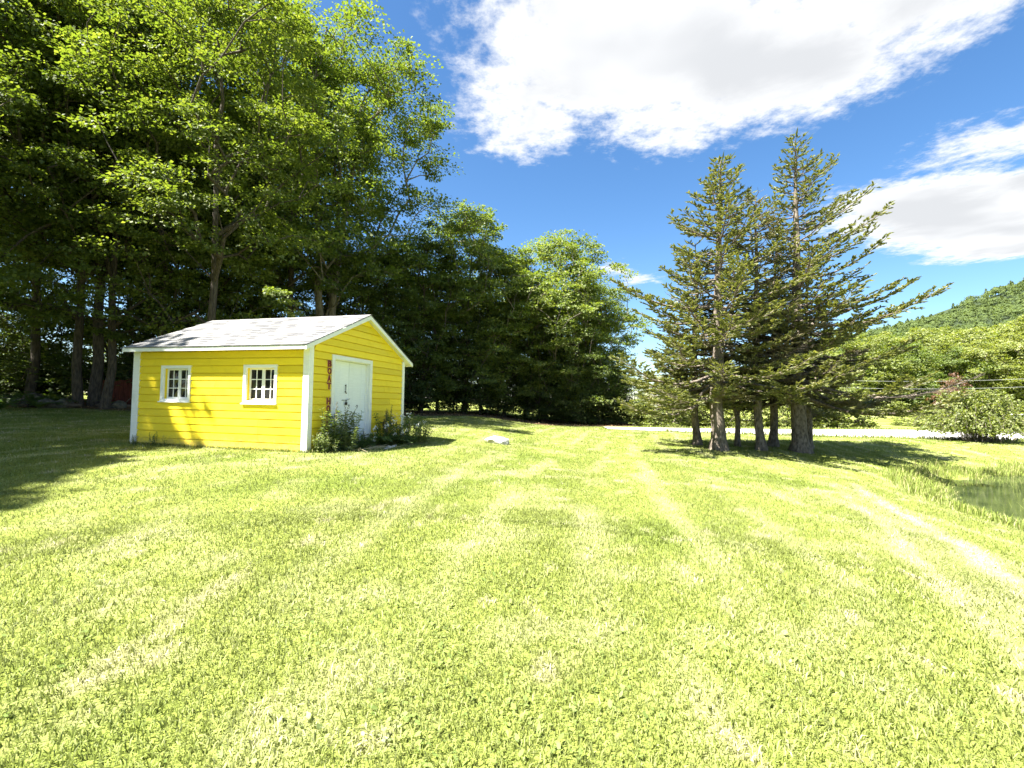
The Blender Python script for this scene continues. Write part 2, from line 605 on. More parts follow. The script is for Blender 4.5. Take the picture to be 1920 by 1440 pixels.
def wood_mask(x, y):
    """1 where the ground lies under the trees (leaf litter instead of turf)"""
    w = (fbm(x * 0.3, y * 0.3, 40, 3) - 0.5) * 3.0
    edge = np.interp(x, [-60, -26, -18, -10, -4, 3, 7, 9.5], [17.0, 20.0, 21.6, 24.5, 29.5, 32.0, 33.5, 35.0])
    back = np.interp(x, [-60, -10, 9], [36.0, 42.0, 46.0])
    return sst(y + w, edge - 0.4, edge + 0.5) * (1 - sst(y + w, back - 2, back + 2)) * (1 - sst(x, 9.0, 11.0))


def turf(x, y):
    x = np.asarray(x, float); y = np.asarray(y, float)
    base = np.array([0.222, 0.262, 0.060])
    deep = np.array([0.155, 0.202, 0.036])
    pale = np.array([0.36, 0.38, 0.155])
    dry = np.array([0.50, 0.46, 0.26])
    n1 = fbm(x * 0.55, y * 0.55, 1, 5)
    c = base + (deep - base) * (sst(n1, 0.48, 0.72) * 0.8)[..., None]
    n2 = fbm(x * 1.9, y * 1.9, 9, 4)
    c = c + (pale - c) * (sst(n2, 0.55, 0.78) * 0.55)[..., None]
    # rows left by the mower, swinging slightly
    w = x - 0.16 * y - 0.012 * np.maximum(y - 6, 0) ** 2 * np.sign(x + 0.5) * 0.25 + (fbm(x * 0.25, y * 0.12, 5, 2) - 0.5) * 0.8
    row = 0.5 + 0.5 * np.cos(w * 2 * np.pi / 1.15)
    row2 = 0.5 + 0.5 * np.cos(w * 2 * np.pi / 2.3 + 1.0)
    br = fbm(x * 0.8, y * 0.35, 15, 3)
    k = sst(row, 0.70, 1.0) * sst(br, 0.38, 0.62) * sst(y, 2.0, 6.0)
    c = c + (pale * 1.12 - c) * (k * 0.58)[..., None]
    c = c * (1 - 0.12 * (row2 * sst(y, 1.0, 5.0)))[..., None]
    # thin straw of clippings
    n3 = fbm(x * 5.5, y * 2.8, 33, 3)
    c = c + (dry - c) * (sst(n3, 0.66, 0.80) * 0.55)[..., None]
    # worn track along the pond
    ab = RUT_B - RUT_A
    ln = np.hypot(*ab); ab = ab / ln
    nx, ny = -ab[1], ab[0]
    t = (x - RUT_A[0]) * ab[0] + (y - RUT_A[1]) * ab[1]
    s = (x - RUT_A[0]) * nx + (y - RUT_A[1]) * ny + 0.010 * (t - 4.5) ** 2 * 0.6 + (fbm(x * 0.7, y * 0.7, 51, 2) - 0.5) * 0.25
    al = sst(t, 0.2, 2.0) * (0.55 + 0.45 * sst(fbm(x * 1.5, y * 1.5, 62, 3), 0.3, 0.55))
    rut = np.maximum(0.85 * np.exp(-(s / 0.16) ** 2), 0.5 * np.exp(-((s + 0.62) / 0.10) ** 2)) * al
    rut = np.maximum(rut, 0.22 * np.exp(-((s + 0.3) / 0.4) ** 2) * al)
    c = c + (np.array([0.50, 0.47, 0.28]) - c) * rut[..., None]
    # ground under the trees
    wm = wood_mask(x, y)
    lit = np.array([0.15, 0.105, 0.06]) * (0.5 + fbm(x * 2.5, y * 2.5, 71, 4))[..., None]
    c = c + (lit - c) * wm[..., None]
    # banks of the pond
    rp = np.hypot(x - POND[0], y - POND[1])
    c = c + (np.array([0.11, 0.14, 0.035]) - c) * (sst(-rp, -11.6, -10.6) * 0.8)[..., None]
    return c, wm, rut


def axis(lo, hi, step, far):
    core = np.arange(lo, hi + 1e-6, step)
    up = [hi]; d = step
    while up[-1] < far:
        d *= 1.18
        up.append(up[-1] + d)
    dn = [lo]; d = step
    while dn[-1] > -far:
        d *= 1.18
        dn.append(dn[-1] - d)
    return np.concatenate([dn[:0:-1], core, up[1:]])


def grid_mesh(name, xs, ys, zf, mat, cols=True):
    X, Y = np.meshgrid(xs, ys)
    Z = zf(X, Y)
    v = np.stack([X.ravel(), Y.ravel(), Z.ravel()], 1)
    nx, ny = len(xs), len(ys)
    i = np.arange((ny - 1) * nx).reshape(ny - 1, nx)[:, :-1].ravel()
    f = np.stack([i, i + 1, i + nx + 1, i + nx], 1)
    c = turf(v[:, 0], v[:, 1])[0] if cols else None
    return npmesh(name, v, f, mat, True, c)


ground = obj('ground', grid_mesh('ground', axis(-32, 30, 0.25, 2500), axis(-4, 46, 0.25, 2500), hgt, M['ground']))
tag(ground, 'mown sunlit lawn with pale mowing rows and worn track', kind='structure')

# pond
th = np.linspace(0, 2 * math.pi, 73)[:-1]
pv = [(POND[0], POND[1], WATER_Z)] + [(POND[0] + 12.0 * math.cos(a), POND[1] + 12.0 * math.sin(a), WATER_Z) for a in th]
pf = [(0, 1 + i, 1 + (i + 1) % 72) for i in range(72)]
me = bpy.data.meshes.new('pond_water'); me.from_pydata(pv, [], pf); me.materials.append(M['water'])
tag(obj('pond_water', me), 'dark green pond water below the grassy bank', kind='structure')

# road beyond the lawn
near = [(6.0, 29.2), (9.5, 27.8), (13, 26.6), (18, 25.6), (24, 25.0), (34, 24.6), (48, 24.0), (80, 22)]
farr = [(6.0, 31.5), (9.5, 31.6), (13, 31.9), (18, 32.6), (24, 33.6), (34, 36.0), (48, 38.5), (80, 42)]
rv = []; rf = []
for i, (a, b) in enumerate(zip(near, farr)):
    for k in range(7):
        q = k / 6
        x = a[0] + (b[0] - a[0]) * q; y = a[1] + (b[1] - a[1]) * q
        rv.append((x, y, max(gz(x, y), gz(a[0], a[1])) + 0.035 + 0.05 * math.sin(math.pi * q)))
for i in range(len(near) - 1):
    for k in range(6):
        o = i * 7 + k
        rf.append((o, o + 7, o + 8, o + 1))
me = bpy.data.meshes.new('road'); me.from_pydata(rv, [], rf); me.materials.append(M['gravel'])
tag(obj('road', me), 'pale gravel road crossing behind the spruces', kind='structure')


# ------------------------------------------------------------------ grass blades
def road_mask(x, y):
    n = np.interp(x, [p[0] for p in near], [p[1] for p in near])
    f = np.interp(x, [p[0] for p in farr], [p[1] for p in farr])
    return (x > 6.2) & (y > n - 0.02) & (y < f + 0.05)


SHED_P0 = np.array([-4.403, 10.13]); SU = np.array([-0.9655, 0.2605]); SV = np.array([0.2605, 0.9655])


def in_shed(x, y, e=0.02):
    dx = x - SHED_P0[0]; dy = y - SHED_P0[1]
    u = dx * SU[0] + dy * SU[1]; v = dx * SV[0] + dy * SV[1]
    return (u > -e) & (u < 4.94 + e) & (v > -e) & (v < 4.18 + e)


def blades_mesh(name, x, y, hgts, wid, lean, cols, mat, bend=0.6, simple=None):
    n = len(x)
    az = rng.uniform(0, 2 * math.pi, n)
    la = rng.uniform(0, 2 * math.pi, n)
    z = hgt(x, y) - 0.004
    side = np.stack([np.cos(az), np.sin(az), np.zeros(n)], 1)
    ld = np.stack([np.cos(la), np.sin(la), np.zeros(n)], 1)
    base = np.stack([x, y, z], 1)
    up = np.array([0, 0, 1.0])
    mid = base + ld * (lean * hgts * 0.35)[:, None] + up * (hgts * 0.62)[:, None]
    tip = base + ld * (lean * hgts * (0.35 + bend))[:, None] + up * (hgts * (1.0 - 0.45 * np.clip(lean, 0, 1.2)))[:, None]
    w = wid[:, None] * side
    if simple is not None:                      # far blades: one triangle each
        k = ~simple
        Vs_ = np.stack([base - w * 0.6, base + w * 0.6, tip], 1)[simple].reshape(-1, 3)
        Cs_ = (cols[simple][:, None, :] * np.array([0.80, 0.80, 1.1])[None, :, None]).reshape(-1, 3)  # painted shade here too: dark root, lighter tip
        base, mid, tip, w, cols, n = base[k], mid[k], tip[k], w[k], cols[k], int(k.sum())
    V = np.stack([base - w * 0.5, base + w * 0.5, mid + w * 0.42, mid - w * 0.42, tip], 1).reshape(-1, 3)
    o = np.arange(n) * 5
    q = np.stack([o, o + 1, o + 2, o + 3], 1)
    t = np.stack([o + 3, o + 2, o + 4], 1)
    shade = np.array([0.88, 0.88, 1.0, 1.0, 1.08])  # root darkened, tip lightened in the colour to imitate shade between blades
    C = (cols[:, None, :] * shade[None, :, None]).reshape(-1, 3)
    if simple is not None:
        t2 = np.arange(len(Vs_)).reshape(-1, 3) + len(V)
        return npmesh(name, np.concatenate([V, Vs_]), [q, t, t2], mat, False, np.concatenate([C, Cs_]))
    return npmesh(name, V, [q, t], mat, False, C)


def lawn_points(n0, rmax, half):
    """points whose spacing follows the distance, so that the far lawn needs fewer"""
    dth = 2 * half
    tot = int(n0 * dth * 4.5 * math.log(1 + (rmax / 3) ** 2))
    q = rng.uniform(0, 1, tot)
    r = 3 * np.sqrt((1 + (rmax / 3) ** 2) ** q - 1)
    a = rng.uniform(-half, half, tot)
    return r * np.sin(a), r * np.cos(a) - 0.6, r


x, y, r = lawn_points(12000, 7.0, R(57))
x2, y2, r2 = lawn_points(14500, 44.0, R(57))
k = r2 > 6.3
x = np.concatenate([x, x2[k]]); y = np.concatenate([y, y2[k]]); r = np.concatenate([r, r2[k]])
c, wm, rut = turf(x, y)
rp = np.hypot(x - POND[0], y - POND[1])
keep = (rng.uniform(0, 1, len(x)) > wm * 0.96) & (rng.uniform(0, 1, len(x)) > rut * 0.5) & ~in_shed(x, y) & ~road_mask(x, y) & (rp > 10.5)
x, y, r, c = x[keep], y[keep], r[keep], c[keep]
n = len(x)
tall = fbm(x * 1.2, y * 1.2, 81, 3)
hh = (0.026 + 0.034 * rng.uniform(0, 1, n) ** 1.5) * (0.75 + 0.6 * tall) * (1 + 0.02 * r)
ww = (0.0023 + 0.0024 * rng.uniform(0, 1, n)) * (1 + 0.19 * r)
lean = rng.uniform(0.15, 1.25, n)
cc = c * rng.uniform(0.72, 1.24, n)[:, None]
pale = rng.uniform(0, 1, n) < 0.22
cc[pale] = cc[pale] * np.array([1.40, 1.32, 2.0])
cc[rng.uniform(0, 1, n) < 0.10] *= 0.68
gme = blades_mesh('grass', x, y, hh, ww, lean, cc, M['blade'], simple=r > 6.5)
g = obj('grass', gme)
tag(g, 'short mown grass blades covering the lawn', 'grass', kind='stuff')


# broad weed leaves among the near grass
def flat_leaves(name, x, y, size, cols, mat, lift=0.02):
    n = len(x)
    z = hgt(x, y) + lift + rng.uniform(0, 0.018, n)
    a = rng.uniform(0, 2 * math.pi, n)
    ti = rng.normal(0, 0.45, n); tj = rng.normal(0, 0.35, n)
    d = np.stack([np.cos(a), np.sin(a), ti], 1); s = np.stack([-np.sin(a), np.cos(a), tj], 1)
    p = np.stack([x, y, z], 1)
    L = size[:, None]
    V = np.stack([p - d * L * 0.5, p - d * L * 0.12 + s * L * 0.30, p + d * L * 0.25 + s * L * 0.24, p + d * L * 0.55,
                  p + d * L * 0.25 - s * L * 0.24, p - d * L * 0.12 - s * L * 0.30], 1).reshape(-1, 3)
    o = np.arange(n) * 6
    f = np.stack([o, o + 5, o + 4, o + 3, o + 2, o + 1], 1)
    C = np.repeat(cols, 6, axis=0)
    return npmesh(name, V, f, mat, False, C)


x, y, r = lawn_points(900, 9.0, R(56))
cl = fbm(x * 1.6, y * 1.6, 91, 3)
k = (rng.uniform(0, 1, len(x)) < sst(cl, 0.40, 0.66) * np.clip(1.9 - r * 0.32, 0.08, 1)) & ~in_shed(x, y)
x, y, r = x[k], y[k], r[k]
c = turf(x, y)[0] * rng.uniform(0.7, 1.25, len(x))[:, None] * np.array([0.92, 1.06, 1.15])
sz = 0.012 + 0.030 * rng.uniform(0, 1, len(x)) ** 2
tag(obj('lawn_weeds', flat_leaves('lawn_weeds', x, y, sz, c, M['blade'])), 'broad clover and plantain leaves in the near lawn', 'weeds', kind='stuff')

# taller grass: pond bank, foot of the shed, road verge
xs, ys, hs, ws = [], [], [], []
a = rng.uniform(R(95), R(215), 42000); rr = rng.uniform(10.2, 13.0, 42000)
bx, by = POND[0] + rr * np.cos(a), POND[1] + rr * np.sin(a)
pn = fbm(bx * 1.1, by * 1.1, 101, 3)
k = rng.uniform(0, 1, len(bx)) < sst(pn, 0.3, 0.62) * (1 - sst(rr, 11.8, 13.0))
xs.append(bx[k]); ys.append(by[k]); hs.append(rng.uniform(0.08, 0.34, k.sum()) * (0.5 + pn[k])); ws.append(np.full(k.sum(), 0.013))
for (u0, u1, v0, v1, nn, hm) in [(-0.1, 5.0, -0.10, 0.02, 2600, 0.11), (-0.16, 0.05, 0.0, 4.2, 1600, 0.16), (4.9, 5.1, 0, 4.2, 600, 0.14)]:
    uu = rng.uniform(u0, u1, nn); vv = rng.uniform(v0, v1, nn)
    px = SHED_P0[0] + uu * SU[0] + vv * SV[0]; py = SHED_P0[1] + uu * SU[1] + vv * SV[1]
    k = ~in_shed(px, py, 0.0)
    xs.append(px[k]); ys.append(py[k]); hs.append(rng.uniform(0.04, hm, k.sum())); ws.append(np.full(k.sum(), 0.010))
qx = rng.uniform(9, 40, 5200); qn = np.interp(qx, [p[0] for p in near], [p[1] for p in near]); qf = np.interp(qx, [p[0] for p in farr], [p[1] for p in farr])
sd = rng.uniform(0, 1, 5200) < 0.5
qy = np.where(sd, qn - rng.uniform(0, 0.35, 5200), qf + rng.uniform(0, 0.8, 5200))
xs.append(qx); ys.append(qy); hs.append(rng.uniform(0.06, 0.30, 5200)); ws.append(np.full(5200, 0.035))
x = np.concatenate(xs); y = np.concatenate(ys); h_ = np.concatenate(hs); w_ = np.concatenate(ws)
c = np.array([0.20, 0.25, 0.05]) * rng.uniform(0.55, 1.35, len(x))[:, None]
c[rng.uniform(0, 1, len(x)) < 0.15] = np.array([0.42, 0.38, 0.18])
tag(obj('tall_grass', blades_mesh('tall_grass', x, y, h_, w_, rng.uniform(0.1, 0.9, len(x)), c, M['blade'])),
    'taller uncut grass on the pond bank and road verge', 'grass', kind='stuff')
# reeds standing in the water's edge
a = rng.uniform(R(100), R(210), 1500); rr = rng.uniform(8.6, 10.6, 1500)
x, y = POND[0] + rr * np.cos(a), POND[1] + rr * np.sin(a)
k = rng.uniform(0, 1, 1500) < sst(fbm(x * 1.4, y * 1.4, 111, 2), 0.45, 0.7)
x, y = x[k], y[k]
c = np.array([0.22, 0.25, 0.07]) * rng.uniform(0.6, 1.5, len(x))[:, None]
hz = WATER_Z - hgt(x, y)
tag(obj('water_reeds', blades_mesh('water_reeds', x, y, np.maximum(hz, 0) + rng.uniform(0.10, 0.35, len(x)), np.full(len(x), 0.010), rng.uniform(0.0, 0.35, len(x)), c, M['blade'])),
    'thin reeds standing in the pond shallows', 'reeds', kind='stuff')
# a few wilted straws floating on the pond
mb = MB()
for i in range(60):
    a = rng.uniform(R(120), R(205)); rr = rng.uniform(7.5, 10.3)
    x0, y0 = POND[0] + rr * math.cos(a), POND[1] + rr * math.sin(a)
    d = rng.uniform(-0.5, 0.5) - 0.25; L = rng.uniform(0.2, 0.7)
    dx, dy = math.cos(d) * L, math.sin(d) * L
    mb.poly([(x0, y0, WATER_Z + 0.006), (x0 + dx, y0 + dy, WATER_Z + 0.006), (x0 + dx - dy * 0.02, y0 + dy + dx * 0.02, WATER_Z + 0.008), (x0 - dy * 0.03, y0 + dx * 0.03, WATER_Z + 0.008)], [(0, 1, 2, 3)])
tag(mb.build('floating_straw', M['straw']), 'pale dead reed stalks floating on the pond', 'straw', kind='stuff')


# ------------------------------------------------------------------ the yellow boat house
# local frame: x along the long side (0 at the door corner, negative away), y into the depth, z up
SHED_Z = 0.40
shed = empty('boat_house', (SHED_P0[0], SHED_P0[1], SHED_Z), math.atan2(-0.2605, 0.9655))
tag(shed, 'small yellow clapboard boat house with white trim and grey shingle roof', 'boat house')
LX, WY = 4.94, 4.18
SL = (3.36 - 2.30) / (2.09 + 0.30)             # roof pitch
HALF = WY / 2


def roof_z(y):
    return 2.30 + SL * ((y if y <= HALF else WY - y) + 0.30)


DOOR = (0.73, 2.42, 2.21)                      # casing: y from, y to, top
# wall cores (boards hang on them)
mb = MB()
WINS = [(-4.08, -3.19, 1.055, 1.905), (-1.68, -0.775, 1.045, 1.910)]
CW = 0.07                                      # casing width
ox = [(w[0] + CW, w[1] - CW) for w in WINS]
oz = (1.05 + 0.06, 1.91 - CW)
mb.box((-LX + 0.05, 0.0, -0.25), (-0.05, 0.06, oz[0])); mb.box((-LX + 0.05, 0.0, oz[1]), (-0.05, 0.06, 2.36))
mb.box((-LX + 0.05, 0.0, oz[0]), (ox[0][0], 0.06, oz[1])); mb.box((ox[0][1], 0.0, oz[0]), (ox[1][0], 0.06, oz[1])); mb.box((ox[1][1], 0.0, oz[0]), (-0.05, 0.06, oz[1]))
core_long = mb.build('side_wall', M['yellow'], shed)
core_long['label'] = 'sunlit long side wall of yellow lapped boards'
mb = MB()
t0, t1 = -0.06, 0.0
DY0, DY1, DZ = DOOR[0] + 0.08, DOOR[1] - 0.08, DOOR[2] - 0.08


def prism(mb, poly, x0, x1):
    n = len(poly)
    v = [(x0, p[0], p[1]) for p in poly] + [(x1, p[0], p[1]) for p in poly]
    f = [tuple(reversed(range(n))), tuple(range(n, 2 * n))] + [(i, (i + 1) % n, n + (i + 1) % n, n + i) for i in range(n)]
    mb.poly(v, f)


prism(mb, [(0.0, -0.25), (DY0, -0.25), (DY0, DZ), (0.0, DZ)], t0, t1)
prism(mb, [(DY1, -0.25), (WY, -0.25), (WY, DZ), (DY1, DZ)], t0, t1)
prism(mb, [(0.0, DZ), (WY, DZ), (WY, roof_z(WY) - 0.05), (HALF, roof_z(HALF) - 0.05), (0.0, roof_z(0) - 0.05)], t0, t1)
core_front = mb.build('gable_wall', M['yellow'], shed)
core_front['label'] = 'gable end wall with the white door'
mb = MB()
prism(mb, [(0.0, -0.25), (WY, -0.25), (WY, roof_z(WY) - 0.05), (HALF, roof_z(HALF) - 0.05), (0.0, roof_z(0) - 0.05)], -LX, -LX + 0.06)
mb.box((-LX + 0.05, WY - 0.06, -0.25), (-0.05, WY, 2.36))
mb.build('back_wall', M['yellow'], shed)

ROW = 0.170
Z0 = 0.032


# drop siding: flat face, recessed tongue along the top that makes the dark joint
BF, BM, BT, GR = 0.042, 0.030, 0.006, 0.019


def board_long(x0, x1, z, h, parent, tw=0.0):
    mb = MB()
    prof = [(0.0, 0.0), (-BF, 0.0), (-BM, h - GR), (-BT, h - GR + 0.001), (-BT, h), (0.0, h)]
    v = [(x0, p[0], z + p[1]) for p in prof] + [(x1, p[0], z + tw + p[1]) for p in prof]
    mb.poly(v, [(5, 4, 3, 2, 1, 0), (6, 7, 8, 9, 10, 11)] + [(i, (i + 1) % 6, 6 + (i + 1) % 6, 6 + i) for i in range(6)])
    return mb.build('board', M['yellow'], parent)


def board_front(y0a, y1a, y0b, y1b, z, h, parent, tw=0.0):
    mb = MB()
    prof = [(0.0, 0.0), (BF, 0.0), (BM, h - GR), (BT, h - GR + 0.001), (BT, h), (0.0, h)]
    v = [(p[0], y0a + (y0b - y0a) * p[1] / h, z + p[1]) for p in prof] + [(p[0], y1a + (y1b - y1a) * p[1] / h, z + tw + p[1]) for p in prof]
    mb.poly(v, [(0, 1, 2, 3, 4, 5), (11, 10, 9, 8, 7, 6)] + [(i, 6 + i, 6 + (i + 1) % 6, (i + 1) % 6) for i in range(6)])
    return mb.build('board', M['yellow'], parent)


rb = random.Random(3)
joints = {0: [-1.25], 1: [-1.25], 2: [-1.25], 3: [-1.25], 4: [-2.9], 5: [], 6: [-2.45], 9: [-2.3], 10: [-3.6], 12: []}
for k in range(14):
    z = Z0 + k * ROW
    if k == 0:
        z -= 0.04
    cuts = sorted([-LX + 0.17] + joints.get(k, [rb.uniform(-3.8, -1.2)]) + [-0.105])
    segs_ = list(zip(cuts[:-1], cuts[1:]))
    zc = z + ROW * 0.5
    for w in WINS:                              # boards stop at the window casings
        if w[2] - 0.03 < zc < w[3] + 0.02:
            nx_ = []
            for a, b in segs_:
                if b <= w[0] or a >= w[1]:
                    nx_.append((a, b)); continue
                if a < w[0]: nx_.append((a, w[0] + 0.01))
                if b > w[1]: nx_.append((w[1] - 0.01, b))
            segs_ = nx_
    for a, b in segs_:
        board_long(a + 0.002, b - 0.002, z + rb.uniform(-0.002, 0.002), ROW - 0.004 + (0.04 if k == 0 else 0), core_long, rb.uniform(-0.003, 0.003))
for k in range(20):
    z = Z0 + k * ROW + rb.uniform(-0.0015, 0.0015)
    h = ROW - 0.004
    if k == 0:
        z -= 0.04; h += 0.04
    lim = 0.14
    top = min(z + h, roof_z(HALF) - 0.06)
    if top - z < 0.05:
        continue
    h = top - z

    def yl(zz):
        return max(0.10, (zz + lim - 0.02 - 2.30) / SL - 0.30)
    y0a, y0b = yl(z), yl(z + h)
    y1a, y1b = WY - y0a, WY - y0b
    if z + ROW * 0.5 < DOOR[2] - 0.03:
        board_front(y0a, DOOR[0] - 0.001, y0b, DOOR[0] - 0.001, z, h, core_front)
        jt = {4: 3.06, 8: 3.08, 6: 3.4}.get(k)
        if jt:
            board_front(DOOR[1] + 0.001, jt - 0.002, DOOR[1] + 0.001, jt - 0.002, z, h, core_front)
            board_front(jt + 0.002, y1a, jt + 0.002, y1b, z, h, core_front)
        else:
            board_front(DOOR[1] + 0.001, y1a, DOOR[1] + 0.001, y1b, z, h, core_front)
    else:
        board_front(y0a, y1a, y0b, y1b, z, h, core_front)

# corner boards
for a, b in [((-0.105, -0.050, -0.03), (0.050, 0.0, 2.33)), ((0.0, 0.0015, -0.03), (0.0485, 0.095, 2.33)),
             ((0.0, WY - 0.095, -0.03), (0.050, WY + 0.035, 2.33)), ((-LX - 0.03, -0.050, -0.03), (-LX + 0.17, 0.0, 2.33))]:
    mb = MB(); mb.box(a, b)
    mb.build('corner_board', M['white'], shed, bevel=0.004)

# roof: deck, fascias, rakes, shingles
RX0, RX1 = -LX - 0.04, 0.17
EY, EZ = -0.30, 2.30
deck = MB()
for s in (0, 1):
    def Y(y):
        return y if s == 0 else WY - y
    pts = [(EY + 0.02, EZ - 0.045), (HALF, roof_z(HALF) - 0.06), (HALF, roof_z(HALF) - 0.006), (EY + 0.02, EZ + 0.003)]
    prism(deck, [(Y(p[0]), p[1]) for p in pts], RX0 + 0.03, RX1 - 0.03)
roof = deck.build('roof', M['white'], shed)
for s in (0, 1):
    mb = MB()
    ya, yb = (EY - 0.005, EY + 0.018) if s == 0 else (WY - EY - 0.018, WY - EY + 0.005)
    mb.box((RX0, ya, EZ - 0.085), (RX1, yb, EZ - 0.001))
    mb.build('fascia', M['white'], roof, bevel=0.003)
    for xe in (RX1, RX0):
        mb = MB()
        x0, x1 = (xe - 0.028, xe + 0.004) if xe == RX1 else (xe - 0.004, xe + 0.028)
        pl = [(EY - 0.01, EZ - 0.092), (HALF, roof_z(HALF) - 0.108), (HALF, roof_z(HALF) - 0.008), (EY - 0.01, EZ - 0.002)]
        if s == 1:
            pl = [(WY - p[0], p[1]) for p in pl]
        prism(mb, pl, x0, x1)
        mb.build('rake_board', M['white'], roof)
ang = math.atan(SL)
slope_len = (HALF - EY) / math.cos(ang)
NC = 14
exp_ = slope_len / NC
TW = 0.262
tab = MB()
tab.hexa([(0, -0.012, 0.001), (TW - 0.006, -0.012, 0.001), (TW - 0.006, exp_ * 1.25, -0.006), (0, exp_ * 1.25, -0.006),
          (0, -0.012, 0.013), (TW - 0.006, -0.012, 0.013), (TW - 0.006, exp_ * 1.25, 0.001), (0, exp_ * 1.25, 0.001)])
tab_me = tab.mesh('shingle', M['shingle'])
for c_ in range(NC):
    d = c_ * exp_
    y, z = EY - 0.012 + d * math.cos(ang), EZ + 0.008 + d * math.sin(ang)
    x = RX0 - 0.01 - (0.5 * TW if c_ % 2 else 0.0) + rb.uniform(0, 0.08)
    while x < RX1 - 0.02:
        w = 1.0
        xa = max(x, RX0 - 0.01); xb = min(x + TW, RX1 + 0.012)
        w = (xb - xa) / TW
        if w > 0.1:
            o = obj('shingle', tab_me, roof, (xa, y, z + rb.uniform(0, 0.003)), (ang + rb.uniform(-0.012, 0.006), rb.uniform(-0.004, 0.004), 0), (w, 1, 1))
        x += TW
mb = MB()
prism(mb, [(WY - EY + 0.01, EZ + 0.002), (HALF, roof_z(HALF) - 0.003), (HALF, roof_z(HALF) + 0.012), (WY - EY + 0.01, EZ + 0.016)], RX0 - 0.01, RX1 + 0.01)
mb.build('far_slope', M['shingle'], roof)
mb = MB()
for i in range(16):
    x0 = RX0 - 0.01 + i * 0.333; x1 = min(x0 + 0.34, RX1 + 0.012)
    zt = roof_z(HALF) + 0.022 + 0.004 * (i % 2)
    mb.poly([(x0, HALF - 0.13, zt - 0.055), (x1, HALF - 0.13, zt - 0.055), (x1, HALF, zt), (x0, HALF, zt), (x1, HALF + 0.13, zt - 0.055), (x0, HALF + 0.13, zt - 0.055)],
            [(0, 1, 2, 3), (3, 2, 4, 5)])
mb.build('ridge_cap', M['shingle'], roof)


# windows: flat casing, deep reveal, two casement sashes of six panes
def window(xl, xr, zb, zt):
    mb = MB()
    P, cw, dp = 0.055, CW, 0.13
    mb.box((xl, -P, zb), (xl + cw, 0.0, zt)); mb.box((xr - cw, -P, zb), (xr, 0.0, zt))
    mb.box((xl + cw + 0.0005, -P, zt - cw), (xr - cw - 0.0005, 0.0, zt)); mb.box((xl + cw + 0.0005, -P, zb), (xr - cw - 0.0005, 0.0, zb + 0.06))
    # reveal boards running into the wall
    mb.box((xl + cw - 0.012, 0.0005, zb + 0.05), (xl + cw - 0.0015, dp, zt - cw + 0.01)); mb.box((xr - cw + 0.0015, 0.0005, zb + 0.05), (xr - cw + 0.012, dp, zt - cw + 0.01))
    mb.box((xl + cw, 0.0005, zt - cw + 0.0015), (xr - cw, dp, zt - cw + 0.012)); mb.box((xl + cw, 0.0005, zb + 0.045), (xr - cw, dp, zb + 0.0585))
    w = mb.build('window', M['white'], shed)
    s = MB(); s.box((xl - 0.03, -P - 0.03, zb - 0.022), (xr + 0.01, -0.02, zb + 0.004))
    s.build('sill', M['white'], w, bevel=0.003)
    ix0, ix1, iz0, iz1 = xl + cw, xr - cw, zb + 0.06, zt - cw
    mid = (ix0 + ix1) / 2
    for a, b in ((ix0 + 0.003, mid - 0.003), (mid + 0.003, ix1 - 0.003)):
        s = MB()
        fw, yy0, yy1 = 0.036, 0.055, 0.087
        s.box((a, yy0, iz0), (a + fw, yy1, iz1)); s.box((b - fw, yy0, iz0), (b, yy1, iz1))
        s.box((a + fw, yy0 + 0.001, iz0), (b - fw, yy1, iz0 + fw + 0.01)); s.box((a + fw, yy0 + 0.001, iz1 - fw), (b - fw, yy1, iz1))
        ga, gb, gz0, gz1 = a + fw, b - fw, iz0 + fw + 0.01, iz1 - fw
        mx = (ga + gb) / 2
        s.box((mx - 0.009, yy0 + 0.006, gz0), (mx + 0.009, yy1, gz1))
        for q in (1, 2):
            zz = gz0 + (gz1 - gz0) * q / 3
            s.box((ga, yy0 + 0.007, zz - 0.009), (gb, yy1, zz + 0.009))
        s.build('sash', M['white'], w)
        for i in range(2):
            for j in range(3):
                pa = ga if i == 0 else mx; pb = mx if i == 0 else gb
                za = gz0 + (gz1 - gz0) * j / 3; zb_ = gz0 + (gz1 - gz0) * (j + 1) / 3
                g = MB()
                ti = rb.uniform(-0.003, 0.003); yc = 0.072
                g.hexa([(pa, yc + ti, za), (pb, yc - ti, za), (pb, yc + 0.004 - ti, za), (pa, yc + 0.004 + ti, za),
                        (pa, yc - ti, zb_), (pb, yc + ti, zb_), (pb, yc + 0.004 + ti, zb_), (pa, yc + 0.004 - ti, zb_)])
                g.build('pane', M['pane'], w)
    return w


for w_ in WINS:
    window(*w_)

# door in its casing
mb = MB()
cw = 0.10
mb.box((-0.005, DOOR[0], -0.05), (0.062, DOOR[0] + cw, DOOR[2])); mb.box((-0.005, DOOR[1] - cw, -0.05), (0.062, DOOR[1], DOOR[2]))
mb.box((-0.005, DOOR[0] + cw, DOOR[2] - cw), (0.062, DOOR[1] - cw, DOOR[2]))
mb.build('door_casing', M['white'], shed, bevel=0.004)
mb = MB()
mb.box((-0.14, DOOR[0] + 0.08, -0.05), (-0.006, DOOR[0] + cw + 0.012, DOOR[2] - 0.08)); mb.box((-0.14, DOOR[1] - cw - 0.012, -0.05), (-0.006, DOOR[1] - 0.08, DOOR[2] - 0.08))
mb.box((-0.14, DOOR[0] + cw + 0.012, DOOR[2] - cw - 0.012), (-0.006, DOOR[1] - cw - 0.012, DOOR[2] - 0.08))
mb.build('door_jamb', M['white'], shed)
da, db = DOOR[0] + cw + 0.014, DOOR[1] - cw - 0.014
door = None
dm = (da + db) / 2
mb = MB()
mb.box((-0.135, da, 0.02), (-0.09, db, DOOR[2] - cw - 0.016))
door = mb.build('door', M['door'], shed)
